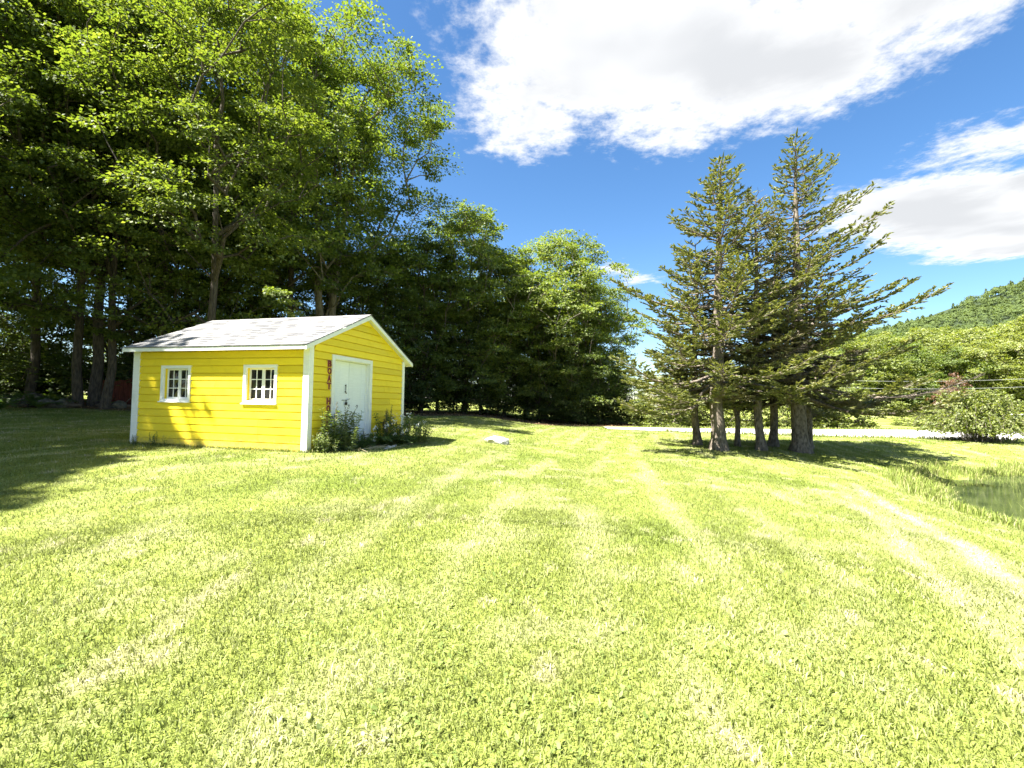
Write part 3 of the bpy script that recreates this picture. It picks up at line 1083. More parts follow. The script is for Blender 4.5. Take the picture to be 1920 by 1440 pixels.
door['label'] = 'white double plank door with padlock and bolt'
for i in range(8):
    a = da + (db - da) * i / 8; b = da + (db - da) * (i + 1) / 8
    g = 0.001 if i != 4 else 0.005
    p = MB(); p.box((-0.089, a + g, 0.03), (-0.080 + rb.uniform(-0.002, 0.001), b - 0.0005, DOOR[2] - cw - 0.02))
    p.build('plank', M['door'], door)
p = MB(); p.tube([(-0.06, 1.44, 1.54), (-0.06, 1.44, 1.32)], [0.008, 0.008], 6); p.box((-0.08, 1.425, 1.50), (-0.055, 1.455, 1.52)); p.box((-0.08, 1.425, 1.35), (-0.055, 1.455, 1.37))
p.tube([(-0.06, 1.44, 1.33), (-0.03, 1.44, 1.325)], [0.014, 0.012], 6)
p.build('bolt', M['black'], door)
p = MB(); p.box((-0.08, 1.31, 1.135), (-0.072, 1.43, 1.165)); p.box((-0.08, 1.455, 1.13), (-0.07, 1.52, 1.17)); p.tube([(-0.07, 1.50, 1.155), (-0.03, 1.58, 1.19)], [0.010, 0.008], 6)
p.build('hasp', M['greybox'], door)
p = MB()
p.box((-0.068, 1.425, 1.03), (-0.035, 1.485, 1.10))
p.tube([(-0.052, 1.435, 1.09), (-0.052, 1.437, 1.14), (-0.052, 1.455, 1.155), (-0.052, 1.473, 1.14), (-0.052, 1.475, 1.09)], [0.006] * 5, 6)
p.build('padlock', M['black'], door, bevel=0.004)

# lettering, one plank-cut letter under the other
def letter_mesh(ch, off, depth, mat, name):
    cu = bpy.data.curves.new(name, 'FONT')
    cu.body = ch
    cu.size = 1.0
    cu.align_x = 'CENTER'
    cu.extrude = depth
    cu.offset = off
    tmp = bpy.data.objects.new('tmp', cu)
    COL.objects.link(tmp)
    dg = bpy.context.evaluated_depsgraph_get()
    me = bpy.data.meshes.new_from_object(tmp.evaluated_get(dg))
    bpy.data.objects.remove(tmp); bpy.data.curves.remove(cu)
    v = np.array([q.co[:] for q in me.vertices])
    lo, hi = v.min(0), v.max(0)
    v[:, 0] -= (lo[0] + hi[0]) / 2; v[:, 1] -= (lo[1] + hi[1]) / 2
    me.vertices.foreach_set('co', v.astype(np.float32).ravel())
    me.materials.clear(); me.materials.append(mat)
    me.update()
    return me, hi - lo


LZ = 1.985
for i, ch in enumerate('BOAT HOUSE'):
    if ch == ' ':
        continue
    zc = LZ - 0.172 * i
    red, sz = letter_mesh(ch, 0.03, 0.06, M['red'], 'letter')
    sy = 0.148 / sz[1]; sx = 0.125 / sz[0]
    mrot = Matrix(((0, 0, 1, 0), (1, 0, 0, 0), (0, 1, 0, 0), (0, 0, 0, 1)))
    for nm, me, dx, k in (('letter', red, 0.052, 1.0),):
        o = obj(nm, me, shed)
        o.matrix_local = Matrix.Translation((dx, 0.638, zc)) @ mrot @ Matrix.Diagonal((sx * k, sy * k, 0.12, 1))
        edge, sz2 = letter_mesh(ch, 0.055, 0.03, M['peach'], 'letter_edge')
        e = obj('letter_edge', edge, o)
        e.matrix_local = Matrix.Translation((0, 0, -0.07))


# ------------------------------------------------------------------ trees
def tubes_np(segs, sides=5):
    """segs: list of (p, q, rp, rq) -> verts, quads of open frustums"""
    p = np.array([s[0] for s in segs], float); q = np.array([s[1] for s in segs], float)
    rp = np.array([s[2] for s in segs]); rq = np.array([s[3] for s in segs])
    d = q - p
    ln = np.linalg.norm(d, axis=1, keepdims=True); d = d / np.maximum(ln, 1e-6)
    ref = np.where(np.abs(d[:, 2:3]) > 0.9, np.array([[1.0, 0, 0]]), np.array([[0, 0, 1.0]]))
    a = np.cross(d, ref); a /= np.maximum(np.linalg.norm(a, axis=1, keepdims=True), 1e-6)
    b = np.cross(d, a)
    th = np.arange(sides) * 2 * math.pi / sides
    ring = np.cos(th)[None, :, None] * a[:, None, :] + np.sin(th)[None, :, None] * b[:, None, :]
    A = p[:, None, :] + ring * rp[:, None, None]
    B = q[:, None, :] + ring * rq[:, None, None]
    V = np.concatenate([A, B], 1).reshape(-1, 3)
    o = (np.arange(len(segs)) * 2 * sides)[:, None]
    k = np.arange(sides)[None, :]; k2 = (k + 1) % sides
    F = np.stack([o + k, o + k2, o + sides + k2, o + sides + k], 2).reshape(-1, 4)
    return V, F


def chain_np(pts, rads, sides, flare=0.0, seed=0, wob=0.06):
    """one joined tube (trunk) with root flare"""
    g = np.random.default_rng(seed)
    pts = np.array(pts, float); n = len(pts)
    th = np.arange(sides) * 2 * math.pi / sides
    ph = g.uniform(0, 6.28, 3)
    V = []
    for i in range(n):
        r = rads[i] * (1 + wob * np.sin(3 * th + ph[0] + i * 0.4) + wob * 0.6 * np.sin(5 * th + ph[1] - i * 0.7))
        if i == 0 and flare:
            r = r * (1 + flare * (0.6 + 0.4 * np.sin(4 * th + ph[2])))
        V.append(pts[i] + np.stack([np.cos(th) * r, np.sin(th) * r, np.zeros(sides)], 1))
    V = np.concatenate(V)
    F = []
    for i in range(n - 1):
        for k in range(sides):
            k2 = (k + 1) % sides
            F.append((i * sides + k, i * sides + k2, (i + 1) * sides + k2, (i + 1) * sides + k))
    return V, np.array(F)


def kites(P, D, Nn, L, Wd, fold=0.25):
    """leaf blades: P base, D direction, Nn normal, L length, Wd width"""
    s = np.cross(D, Nn)
    s /= np.maximum(np.linalg.norm(s, axis=1, keepdims=True), 1e-6)
    L = L[:, None]; Wd = Wd[:, None]
    m = P + D * L * 0.42
    V = np.stack([P, m + s * Wd * 0.5 + Nn * Wd * fold * 0.5, P + D * L, m - s * Wd * 0.5 + Nn * Wd * fold * 0.5], 1).reshape(-1, 3)
    o = np.arange(len(P)) * 4
    return V, np.stack([o, o + 1, o + 2, o + 3], 1)


def unit(v):
    return v / np.maximum(np.linalg.norm(v, axis=1, keepdims=True), 1e-6)


def gen_broadleaf(seed, H, cb, Rc, nclump, nleaf, leaf, tr, mat_l, mat_b, top=0.9, lean=(0, 0), lowfill=0.0, clump=0.75, stems=1, flat=0.62, sprays=5.5):
    g = np.random.default_rng(seed)
    nt = 9
    trunks = []
    for s in range(stems):
        a = g.uniform(0, 6.28); sp = 0.0 if stems == 1 else 0.22
        zs = np.linspace(0, H * 0.80, nt)
        ox = np.cos(a) * sp; oy = np.sin(a) * sp
        k = (zs / H)
        wx = np.cumsum(g.normal(0, 0.10, nt)) * 0.9; wy = np.cumsum(g.normal(0, 0.10, nt)) * 0.9
        wx[0] = wy[0] = 0
        pts = np.stack([ox + wx + (lean[0] * H + np.cos(a) * (0 if stems == 1 else Rc * 0.35)) * k, oy + wy + (lean[1] * H + np.sin(a) * (0 if stems == 1 else Rc * 0.35)) * k, zs], 1)
        trunks.append(pts)
    # clump centres
    C = []
    ph = g.uniform(0, 6.28, 4)
    while len(C) < nclump:
        t = g.uniform(0, 1)
        prof = math.sqrt(max(0.05, 1 - ((t - 0.43) / 0.60) ** 2))
        th = g.uniform(0, 6.28)
        rr = Rc * prof * (1 + 0.20 * math.sin(3 * th + ph[0] + 3 * t) + 0.13 * math.sin(5 * th + ph[1] - 5 * t) + 0.12 * math.sin(9 * t + ph[2] + th))
        rho = g.uniform(0, 1) ** 0.42
        z = cb + (H * top + H * (1 - top) - cb) * t
        if g.uniform() > 0.35 + 0.65 * prof:
            continue
        C.append((rr * rho * math.cos(th) + lean[0] * z, rr * rho * math.sin(th) + lean[1] * z, z + g.normal(0, 0.3)))
    C = np.array(C)
    if lowfill:
        m = int(nclump * lowfill)
        th = g.uniform(0, 6.28, m); rr = Rc * (0.35 + 0.6 * g.uniform(0, 1, m))
        low = np.stack([rr * np.cos(th), rr * np.sin(th), g.uniform(cb * 0.45, cb * 1.1, m)], 1)
        C = np.concatenate([C, low])
    # skeleton by joining every clump to what already stands
    nodes = []; parent = []; trad = []
    for pts in trunks:
        for i, p in enumerate(pts):
            parent.append(-1 if i == 0 else len(nodes) - 1)
            nodes.append(p)
    n_tr = len(nodes)
    order = np.argsort(np.hypot(C[:, 0], C[:, 1]) + 0.25 * np.abs(C[:, 2] - H * 0.5))
    N = np.zeros((n_tr + 4 * len(C), 3)); N[:n_tr] = nodes; cnt = n_tr
    ok_from = np.array([p[2] > cb * 0.35 for p in nodes] + [True] * (4 * len(C)))
    tips = []
    for ci in order:
        c = C[ci]
        A = N[:cnt]
        dv = c - A
        hd = np.hypot(dv[:, 0], dv[:, 1])
        dist = np.linalg.norm(dv, axis=1)
        cost = dist + 1.6 * np.maximum(0, 0.45 * hd - dv[:, 2]) + np.where(ok_from[:cnt], 0, 50)
        j = int(np.argmin(cost))
        a = A[j].copy(); L = dist[j]
        par = j
        nn = 1 if L < 1.2 else (2 if L < 3 else 3)
        for q in range(1, nn + 1):
            f = q / nn
            p = a + (c - a) * f
            p = p + np.array([0, 0, 0.12 * L * math.sin(math.pi * f)]) + (g.normal(0, 0.06 * L, 3) * (1 if q < nn else 0))
            N[cnt] = p; parent.append(par); par = cnt; cnt += 1
        tips.append(par)
    r = np.zeros(cnt); e = 2.25
    acc = np.zeros(cnt)
    for j in tips:
        acc[j] += 0.020 ** e
    for j in range(cnt - 1, -1, -1):
        if acc[j] == 0:
            acc[j] = 0.012 ** e
        if parent[j] >= 0:
            acc[parent[j]] += acc[j]
    r = acc ** (1 / e)
    # trunk rings
    Vs, Fs = [], []; off = 0
    for s in range(stems):
        b0 = s * nt
        base_r = r[b0]
        k = tr / base_r
        rads = np.maximum(r[b0:b0 + nt] * k, 0.03)
        rads = np.minimum(rads, tr * (1 - 0.75 * np.linspace(0, 1, nt)))
        pts = trunks[s].copy(); pts[0, 2] = -0.4
        pts2 = np.concatenate([pts[:1], pts[:1] + np.array([[0, 0, 0.55]]), pts[1:]])
        pts2[1, :2] = pts[0, :2] * 0.9 + pts[1, :2] * 0.1
        r2 = np.concatenate([[rads[0] * 1.45], [rads[0] * 1.12], rads[1:]])
        V, F = chain_np(pts2, r2, 9, 0.35, seed + s)
        Vs.append(V); Fs.append(F + off); off += len(V)
        r[b0:b0 + nt] = rads
    segs = [(N[parent[j]], N[j], min(r[parent[j]] * 0.85, r[j] * 1.5), r[j]) for j in range(n_tr, cnt)]
    V, F = tubes_np(segs, 5)
    Vs.append(V); Fs.append(F + off)
    br = npmesh('trunk', np.concatenate(Vs), np.concatenate(Fs), mat_b, True)
    # leaves in flat sprays round every clump
    P, D, Nn, Ls, Ws = [], [], [], [], []
    for c in C:
        n = int(nleaf * g.uniform(0.6, 1.35))
        s = clump * g.uniform(0.65, 1.25)
        ns = max(3, int(round(sprays * s)))
        sub_c = g.normal(0, 1, (ns, 3)); sub_c = sub_c / np.maximum(np.linalg.norm(sub_c, axis=1, keepdims=True), 1e-6) * (g.uniform(0, 1, (ns, 1)) ** 0.5) * 0.85
        which = g.integers(0, ns, n)
        aa = g.uniform(0, 6.283, n); ra = np.sqrt(g.uniform(0, 1, n)) * 0.50
        q = sub_c[which] + np.stack([np.cos(aa) * ra, np.sin(aa) * ra, g.normal(0, 0.10, n) - 0.18 * ra ** 2], 1)
        outw = np.array([c[0] - lean[0] * c[2], c[1] - lean[1] * c[2], 0]); outw = outw / max(np.linalg.norm(outw), 0.1)
        pos = c + q * np.array([s, s, s * flat]) * 1.25
        pos[:, 2] -= 0.14 * s * (q[:, 0] * outw[0] + q[:, 1] * outw[1])        # tips hang
        d = q * np.array([1, 1, 0.3]) + outw * 0.5 + g.normal(0, 0.5, (n, 3)) + np.array([0, 0, -0.25])
        nr = np.array([0, 0, 1.0]) + outw * 0.30 + g.normal(0, 0.36, (n, 3))
        P.append(pos); D.append(d); Nn.append(nr)
        l = leaf * g.uniform(0.65, 1.3, n)
        Ls.append(l); Ws.append(l * g.uniform(0.65, 0.95, n))
    P = np.concatenate(P); D = unit(np.concatenate(D)); Nn = np.concatenate(Nn)
    Nn = unit(Nn - D * np.sum(Nn * D, 1, keepdims=True))
    V, F = kites(P, D, Nn, np.concatenate(Ls), np.concatenate(Ws))
    cr = npmesh('crown', V, F, mat_l)
    return [('trunk', br), ('crown', cr)]


def gen_spruce(seed, H, base, Rl, tr, nwh, reach=None, dens=1.0, bare=0.0, mat_n=None, upsweep=0.25, taper=0.85, forked=False):
    """open old spruce: bare inner limbs, needle sprays on the outer twigs"""
    g = np.random.default_rng(seed)
    zs = np.linspace(0, H, 14)
    wx = np.cumsum(g.normal(0, 0.03, 14)); wy = np.cumsum(g.normal(0, 0.03, 14)); wx -= wx[0]; wy -= wy[0]
    rad = tr * (1 - zs / H) ** taper + 0.012
    pts = np.stack([wx, wy, zs], 1)
    p2 = np.concatenate([[[0, 0, -0.3]], pts[:1] + [[0, 0, 0.12]], [[wx[1] * 0.4, wy[1] * 0.4, 0.45]], pts[1:]])
    r2 = np.concatenate([[tr * 1.75], [tr * 1.5], [tr * 1.10], rad[1:]])
    V, F = chain_np(p2, r2, 11, 0.25, seed, 0.09)
    Vs, Fs = [V], [F]; off = len(V)
    segs = []
    SP, SD, SN, SLn, SW = [], [], [], [], []
    z = base
    for w in range(nwh):
        t = w / (nwh - 1)
        z = base + (H * 0.985 - base) * t ** 0.92
        nb = int(round(g.uniform(4.2, 6.4) * (1.0 if t < 0.85 else 0.8) * (1.3 if t < 0.3 else 1.0)))
        a0 = g.uniform(0, 6.28)
        for b in range(nb):
            th = a0 + b * 2 * math.pi / nb + g.normal(0, 0.22)
            L = Rl * (1 - t) ** 0.80 * g.uniform(0.58, 1.18) * (0.86 + 0.14 * math.sin(t * 23 + seed)) + 0.22
            if reach:
                L *= reach(th, t)
            if g.uniform() < 0.05:
                continue
            if g.uniform() < 0.08:
                L *= 0.5
            dirv = np.array([math.cos(th), math.sin(th), 0])
            zz = z + g.normal(0, 0.10)
            cx, cy = np.interp(zz, zs, wx), np.interp(zz, zs, wy)
            p0 = np.array([cx, cy, zz])
            rise0 = -0.13 + 0.50 * t + g.normal(0, 0.07)                 # low limbs droop, upper ones climb
            n = max(4, int(L / 0.28))
            s = np.linspace(0, 1, n + 1)
            zprof = L * (rise0 * s + upsweep * (0.35 + 0.65 * t ** 0.7) * (s ** 2.4)) - 0.10 * L * np.sin(math.pi * s) * (1 - t)
            swing = np.cumsum(g.normal(0, 0.035, n + 1)) * L * 0.5
            perp = np.array([-dirv[1], dirv[0], 0])
            bp = p0 + dirv * (L * s)[:, None] + perp * swing[:, None] + np.array([0, 0, 1.0]) * zprof[:, None]
            br0 = 0.012 + 0.011 * L
            brr = br0 * (1 - s) ** 0.8 + 0.005
            for i in range(n):
                segs.append((bp[i], bp[i + 1], brr[i], brr[i + 1]))
            dead = g.uniform() < bare
            # secondary twigs, two-ranked
            m = max(3, int(L * (11.5 + 5.0 * max(0.0, 1 - t * 2.5)) * dens))
            start = 0.10 if t > 0.5 else 0.24
            for i in range(m):
                f = start + (1 - start) * (i + g.uniform(0, 1)) / m
                f = min(f, 0.995)
                q = f * n; i0 = min(int(q), n - 1)
                pp = bp[i0] + (bp[i0 + 1] - bp[i0]) * (q - i0)
                tang = bp[i0 + 1] - bp[i0]; tang = tang / np.linalg.norm(tang)
                sgn = 1 if i % 2 else -1
                ang = g.uniform(0.6, 1.0)
                side = np.cross(np.array([0, 0, 1.0]), tang); side /= max(np.linalg.norm(side), 1e-6)
                d2 = tang * math.cos(ang) + side * sgn * math.sin(ang) + np.array([0, 0, g.normal(0.04, 0.13)])
                d2 /= np.linalg.norm(d2)
                tl = (0.20 + 0.42 * L / Rl * (0.45 + 0.75 * math.sin(math.pi * min(1, 0.15 + 0.8 * f)))) * g.uniform(0.6, 1.2)
                tl *= (0.55 + 0.45 * (1 - abs(f - 0.7)))
                e2 = pp + d2 * tl
                segs.append((pp, e2, 0.006, 0.003))
                if dead or g.uniform() < bare * 0.7 or (f < 0.36 and g.uniform() < 0.4):
                    continue
                k = max(3, int(tl * 14 * dens))
                ff = g.uniform(0.12 if f > 0.5 else 0.35, 1.0, k)
                base_p = pp + d2 * (tl * ff)[:, None]
                rs = np.where(np.arange(k) % 2 == 0, 1.0, -1.0)
                sd = np.cross(np.array([0, 0, 1.0]), d2); sd /= max(np.linalg.norm(sd), 1e-6)
                an = g.uniform(0.35, 0.95, k)
                dd = d2[None] * np.cos(an)[:, None] + sd[None] * (np.sin(an) * rs)[:, None] + np.array([0, 0, 1.0]) * g.normal(0.10, 0.22, k)[:, None]
                ll = g.uniform(0.10, 0.22, k)
                SP.append(base_p); SD.append(dd); SLn.append(ll)
                # the leading spray
                SP.append(np.array([pp + d2 * tl * 0.55])); SD.append(np.array([d2])); SLn.append(np.array([tl * 0.6]))
            if not dead:
                SP.append(bp[-2:-1]); SD.append((bp[-1] - bp[-2])[None]); SLn.append(np.array([0.42]))
    V, F = tubes_np(segs, 4)
    Vs.append(V); Fs.append(F + off)
    br = npmesh('trunk', np.concatenate(Vs), np.concatenate(Fs), M['bark_spruce'], True)
    P = np.concatenate(SP); D = unit(np.concatenate(SD)); L = np.concatenate(SLn)
    n = len(P)
    up = np.tile(np.array([[0, 0, 1.0]]), (n, 1)) + g.normal(0, 0.35, (n, 3))
    N1 = unit(up - D * np.sum(up * D, 1, keepdims=True)); N2 = np.cross(D, N1)
    Wd = 0.042 + 0.024 * g.uniform(0, 1, n)
    V1, F1 = kites(P, D, N1, L, Wd * 1.25, 0.35)
    V2, F2 = kites(P, D, N2, L * 0.92, Wd, 0.3)
    cr = npmesh('crown', np.concatenate([V1, V2]), np.concatenate([F1, F2 + len(V1)]), mat_n or M['needle'])
    return [('trunk', br), ('crown', cr)]


def at_px(px, y):
    """ground point seen at column px of the photograph, y metres ahead"""
    return ((px - 960) / 879.0 * y * 1.0, y)


def put_tree(parts, name, x, y, rz, sc, label, cat='tree', group=None, sink=0.05, tilt=(0, 0)):
    o = copy_thing(parts, name, (x, y, gz(x, y) - sink), rz, sc, tilt)
    return tag(o, label, cat, group)


# patterns
MA = gen_broadleaf(101, 23.0, 7.6, 5.6, 215, 250, 0.156, 0.24, M['maple'], M['bark_dark'], lowfill=0.05, clump=1.0)
MBt = gen_broadleaf(102, 21.5, 7.2, 5.0, 190, 300, 0.145, 0.21, M['maple'], M['bark_dark'], lowfill=0.08, clump=0.95)
MC = gen_broadleaf(103, 24.6, 8.2, 6.6, 300, 270, 0.166, 0.30, M['maple_light'], M['bark'], lowfill=0.03, clump=1.05, stems=3)
MD = gen_broadleaf(104, 15.4, 3.0, 5.1, 270, 220, 0.175, 0.20, M['maple_light'], M['bark'], lowfill=0.12, clump=0.95)
ME = gen_broadleaf(105, 14.0, 3.8, 4.2, 165, 190, 0.16, 0.18, M['maple_light'], M['bark_dark'], lowfill=0.08, clump=0.9)
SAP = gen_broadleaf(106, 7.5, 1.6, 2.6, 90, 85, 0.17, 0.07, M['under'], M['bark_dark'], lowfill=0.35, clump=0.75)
BUSH = gen_broadleaf(107, 2.6, 0.35, 1.7, 75, 70, 0.12, 0.04, M['shrub'], M['bark'], lowfill=0.5, clump=0.45, stems=3)
FAR = gen_broadleaf(108, 14.0, 2.0, 4.6, 130, 120, 0.30, 0.2, M['shrub'], M['bark_dark'], lowfill=0.3, clump=1.15)
FARD = gen_broadleaf(109, 13.0, 1.6, 4.2, 120, 120, 0.30, 0.2, M['maple'], M['bark_dark'], lowfill=0.35, clump=1.15)

MS = gen_broadleaf(110, 21.5, 6.0, 5.0, 190, 120, 0.34, 0.26, M['maple'], M['bark_dark'], lowfill=0.1, clump=1.1)
rt = random.Random(17)
WOODS = 'maples along the edge of the woods'
front = [
    (MA, -75, 19.5, 0.96, 'tall dark maple cut by the picture edge, leftmost of the woods'),
    (MBt, 55, 23.5, 1.02, 'tall maple left of the dark trunk clump'),
    (MBt, 148, 22.2, 0.93, 'leftmost trunk of the dark maple clump left of the shed'),
    (MA, 176, 22.8, 0.98, 'middle trunk of the dark maple clump left of the shed'),
    (MBt, 197, 22.0, 0.90, 'rightmost trunk of the dark maple clump left of the shed'),
    (MA, 300, 26.0, 1.12, 'tall maple rising behind the left end of the shed roof'),
    (MBt, 398, 20.2, 0.95, 'tall maple rising behind the middle of the shed roof'),
    (MA, 545, 29.0, 0.98, 'maple with a slender leaning bare trunk left of the big maple'),
    (MC, 600, 29.5, 1.0, 'big many-stemmed maple towering over the shed, highest crown against the sky'),
    (ME, 705, 33.0, 0.80, 'low dark maple just right of the shed gable'),
    (ME, 790, 34.5, 0.92, 'dark maple whose trunk stands right of the shed corner'),
    (MD, 872, 37.0, 1.03, 'round-topped bright maple right of the big maple'),
    (ME, 945, 37.0, 0.92, 'shaded maple under the two round crowns'),
    (MD, 1055, 39.0, 0.98, 'light green round maple at the right end of the woods'),
    (ME, 1105, 38.0, 0.80, 'small dark maple at the right end of the woods'),
]
for parts, px, d, sc, lab in front:
    x, y = at_px(px, d)
    put_tree(parts, 'maple_tree', x, y, rt.uniform(0, 6.28), sc * rt.uniform(0.98, 1.02), lab, 'tree', WOODS)
deep = [(-20, 30), (275, 34), (345, 33), (440, 34), (500, 35), (640, 38), (745, 40), (-90, 25)]
for i, (px, d) in enumerate(deep):
    x, y = at_px(px, d)
    p = (MA, MBt)[i % 2] if px < 600 else ME
    put_tree(p, 'maple_tree', x, y, rt.uniform(0, 6.28), rt.uniform(0.78, 0.95), 'maple standing deep in the woods behind the yellow shed', 'tree', 'maples deep in the woods')
deep2 = [(820, 42), (905, 44), (985, 43), (1020, 46), (1090, 44)]
for i, (px, d) in enumerate(deep2):
    x, y = at_px(px, d)
    put_tree(ME if i % 2 else MD, 'maple_tree', x, y, rt.uniform(0, 6.28), rt.uniform(0.72, 0.9), 'maple deep in the woods right of the shed', 'tree', 'maples deep in the woods right of the shed')
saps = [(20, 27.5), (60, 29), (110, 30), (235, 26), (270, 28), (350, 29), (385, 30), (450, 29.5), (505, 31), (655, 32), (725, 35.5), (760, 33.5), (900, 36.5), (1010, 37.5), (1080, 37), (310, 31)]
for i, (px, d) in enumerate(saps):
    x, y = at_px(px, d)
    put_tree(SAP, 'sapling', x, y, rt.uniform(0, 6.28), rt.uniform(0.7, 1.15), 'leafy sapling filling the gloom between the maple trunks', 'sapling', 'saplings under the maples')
# trees beyond the left edge of the picture, whose shade lies on the lawn
for i, (x, y, p, sc) in enumerate([(-19.6, -1.6, MS, 0.98), (-22.0, 1.2, MS, 1.0), (-22.4, 5.8, MS, 1.0), (-24.5, 9.0, MS, 1.05), (-28, 13.0, MS, 1.0)]):
    put_tree(p, 'maple_tree', x, y, rt.uniform(0, 6.28), sc, 'maple beyond the left picture edge shading the lawn', 'tree', 'maples left of the picture')
# low bushes where the woods meet the road
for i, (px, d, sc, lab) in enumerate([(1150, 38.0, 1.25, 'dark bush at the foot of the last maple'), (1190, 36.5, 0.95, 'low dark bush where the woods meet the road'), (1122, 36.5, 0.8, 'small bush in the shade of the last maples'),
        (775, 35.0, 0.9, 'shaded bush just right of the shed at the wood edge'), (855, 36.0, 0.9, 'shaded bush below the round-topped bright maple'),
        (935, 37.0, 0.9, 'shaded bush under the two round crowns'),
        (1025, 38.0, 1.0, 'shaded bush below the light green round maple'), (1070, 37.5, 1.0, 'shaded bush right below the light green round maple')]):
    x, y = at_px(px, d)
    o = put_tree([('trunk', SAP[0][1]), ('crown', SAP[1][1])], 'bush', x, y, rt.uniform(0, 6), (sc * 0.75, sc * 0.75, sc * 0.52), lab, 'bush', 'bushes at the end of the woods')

# ------------------------------------------------------------------ the spruce group
def reach_left(th, t):
    c = math.cos(th)
    return 1.0 + (0.0 if c < 0 else -0.12) * abs(c)


def reach_right(th, t):
    c = math.cos(th)
    k = 1.0 + 0.33 * max(c, 0) ** 1.5 * (1 if t > 0.12 else 0.7) - 0.30 * max(-c, 0)
    return k


SPA = gen_spruce(201, 10.7, 2.1, 4.1, 0.24, 27, reach_left, 1.05, 0.04)
SPB = gen_spruce(202, 12.3, 2.35, 3.9, 0.27, 29, reach_right, 1.05, 0.05, upsweep=0.30)
SPC = gen_spruce(203, 9.8, 2.3, 2.5, 0.15, 23, None, 0.95, 0.34, M['needle_grey'])
SPD = gen_spruce(204, 8.6, 2.2, 2.3, 0.15, 20, None, 0.9, 0.10)
SG = 'spruces of the group on the lawn'
sp = [
    (SPA, 1348, 17.0, 0.0, 1.0, 'broad left spruce of the group with the thick brown trunk'),
    (SPB, 1500, 18.0, 0.0, 1.0, 'tallest spruce of the group, long boughs reaching right'),
    (SPC, 1426, 17.8, 0.8, 1.0, 'thin grey half-bare spruce in the middle of the group'),
    (SPD, 1308, 18.9, 2.0, 0.95, 'slender spruce behind the left edge of the group'),
    (SPD, 1449, 19.3, 4.0, 1.02, 'slender spruce behind the grey half-bare one'),
    (SPC, 1515, 19.2, 3.0, 0.85, 'slim spruce hidden behind the tallest one'),
]
for parts, px, d, rz, sc, lab in sp:
    x, y = at_px(px, d)
    put_tree(parts, 'spruce_tree', x, y, rz, sc, lab, 'spruce', SG)
# little forked bare tree between them
mb = MB()
mb.tube([(0, 0, -0.2), (0.0, 0, 0.4), (0.02, 0, 0.95), (-0.02, 0, 1.25)], [0.16, 0.115, 0.10, 0.10], 8)
mb.tube([(-0.02, 0, 1.15), (-0.16, 0.03, 1.7), (-0.24, 0, 2.4), (-0.25, 0.1, 3.4)], [0.075, 0.055, 0.045, 0.02], 7)
mb.tube([(0.0, 0, 1.15), (0.12, 0, 1.65), (0.16, 0.05, 2.5), (0.10, 0.1, 3.6)], [0.07, 0.05, 0.04, 0.02], 7)
mb.tube([(-0.2, 0.02, 2.0), (-0.6, -0.2, 2.5), (-0.9, -0.3, 2.7)], [0.03, 0.02, 0.008], 5)
x, y = at_px(1383, 18.7)
ft = empty('forked_tree', (x, y, gz(x, y)))
tag(ft, 'small forked bare trunk standing between the spruces', 'tree')
mb.build('trunk', M['bark_spruce'], ft, True)
k = np.random.default_rng(7)
n = 900
P = np.stack([k.normal(0, 0.5, n), k.normal(0, 0.45, n), 2.9 + k.normal(0, 0.4, n)], 1); D = unit(k.normal(0, 1, (n, 3))); Nn = unit(np.cross(D, k.normal(0, 1, (n, 3))))
V, F = kites(P, D, Nn, np.full(n, 0.13), np.full(n, 0.05))
obj('crown', npmesh('crown', V, F, M['needle_grey']), ft)


# ------------------------------------------------------------------ beyond the road
BR = 'shrubs along the far side of the road'
for i, (px, d, sc, lab) in enumerate([
        (1235, 35.0, (1.1, 1.1, 1.0), 'pale green shrub beside the end of the woods, beyond the road'),
        (1285, 37.0, (1.3, 1.2, 1.25), 'bushy shrub seen left of the thin left spruce trunk'),
        (1330, 36.5, (1.2, 1.2, 1.15), 'shrub seen between the two left spruce trunks'),
        (1395, 38.0, (1.4, 1.3, 1.3), 'shrub behind the forked bare trunk'),
        (1470, 38.0, (1.3, 1.3, 1.2), 'shrub seen left of the tallest spruce trunk'),
        (1545, 38.5, (1.4, 1.4, 1.35), 'pale shrub right of the tallest spruce trunk'),
        (1578, 38.0, (1.3, 1.4, 1.2), 'thin-stemmed shrub at the edge of the sunlit field'),
        (1735, 43.0, (1.5, 1.4, 0.6), 'low spreading bush left of the arching bush')]):
    x, y = at_px(px, d)
    put_tree(BUSH, 'shrub', x, y, rt.uniform(0, 6.28), sc, lab, 'shrub', BR)

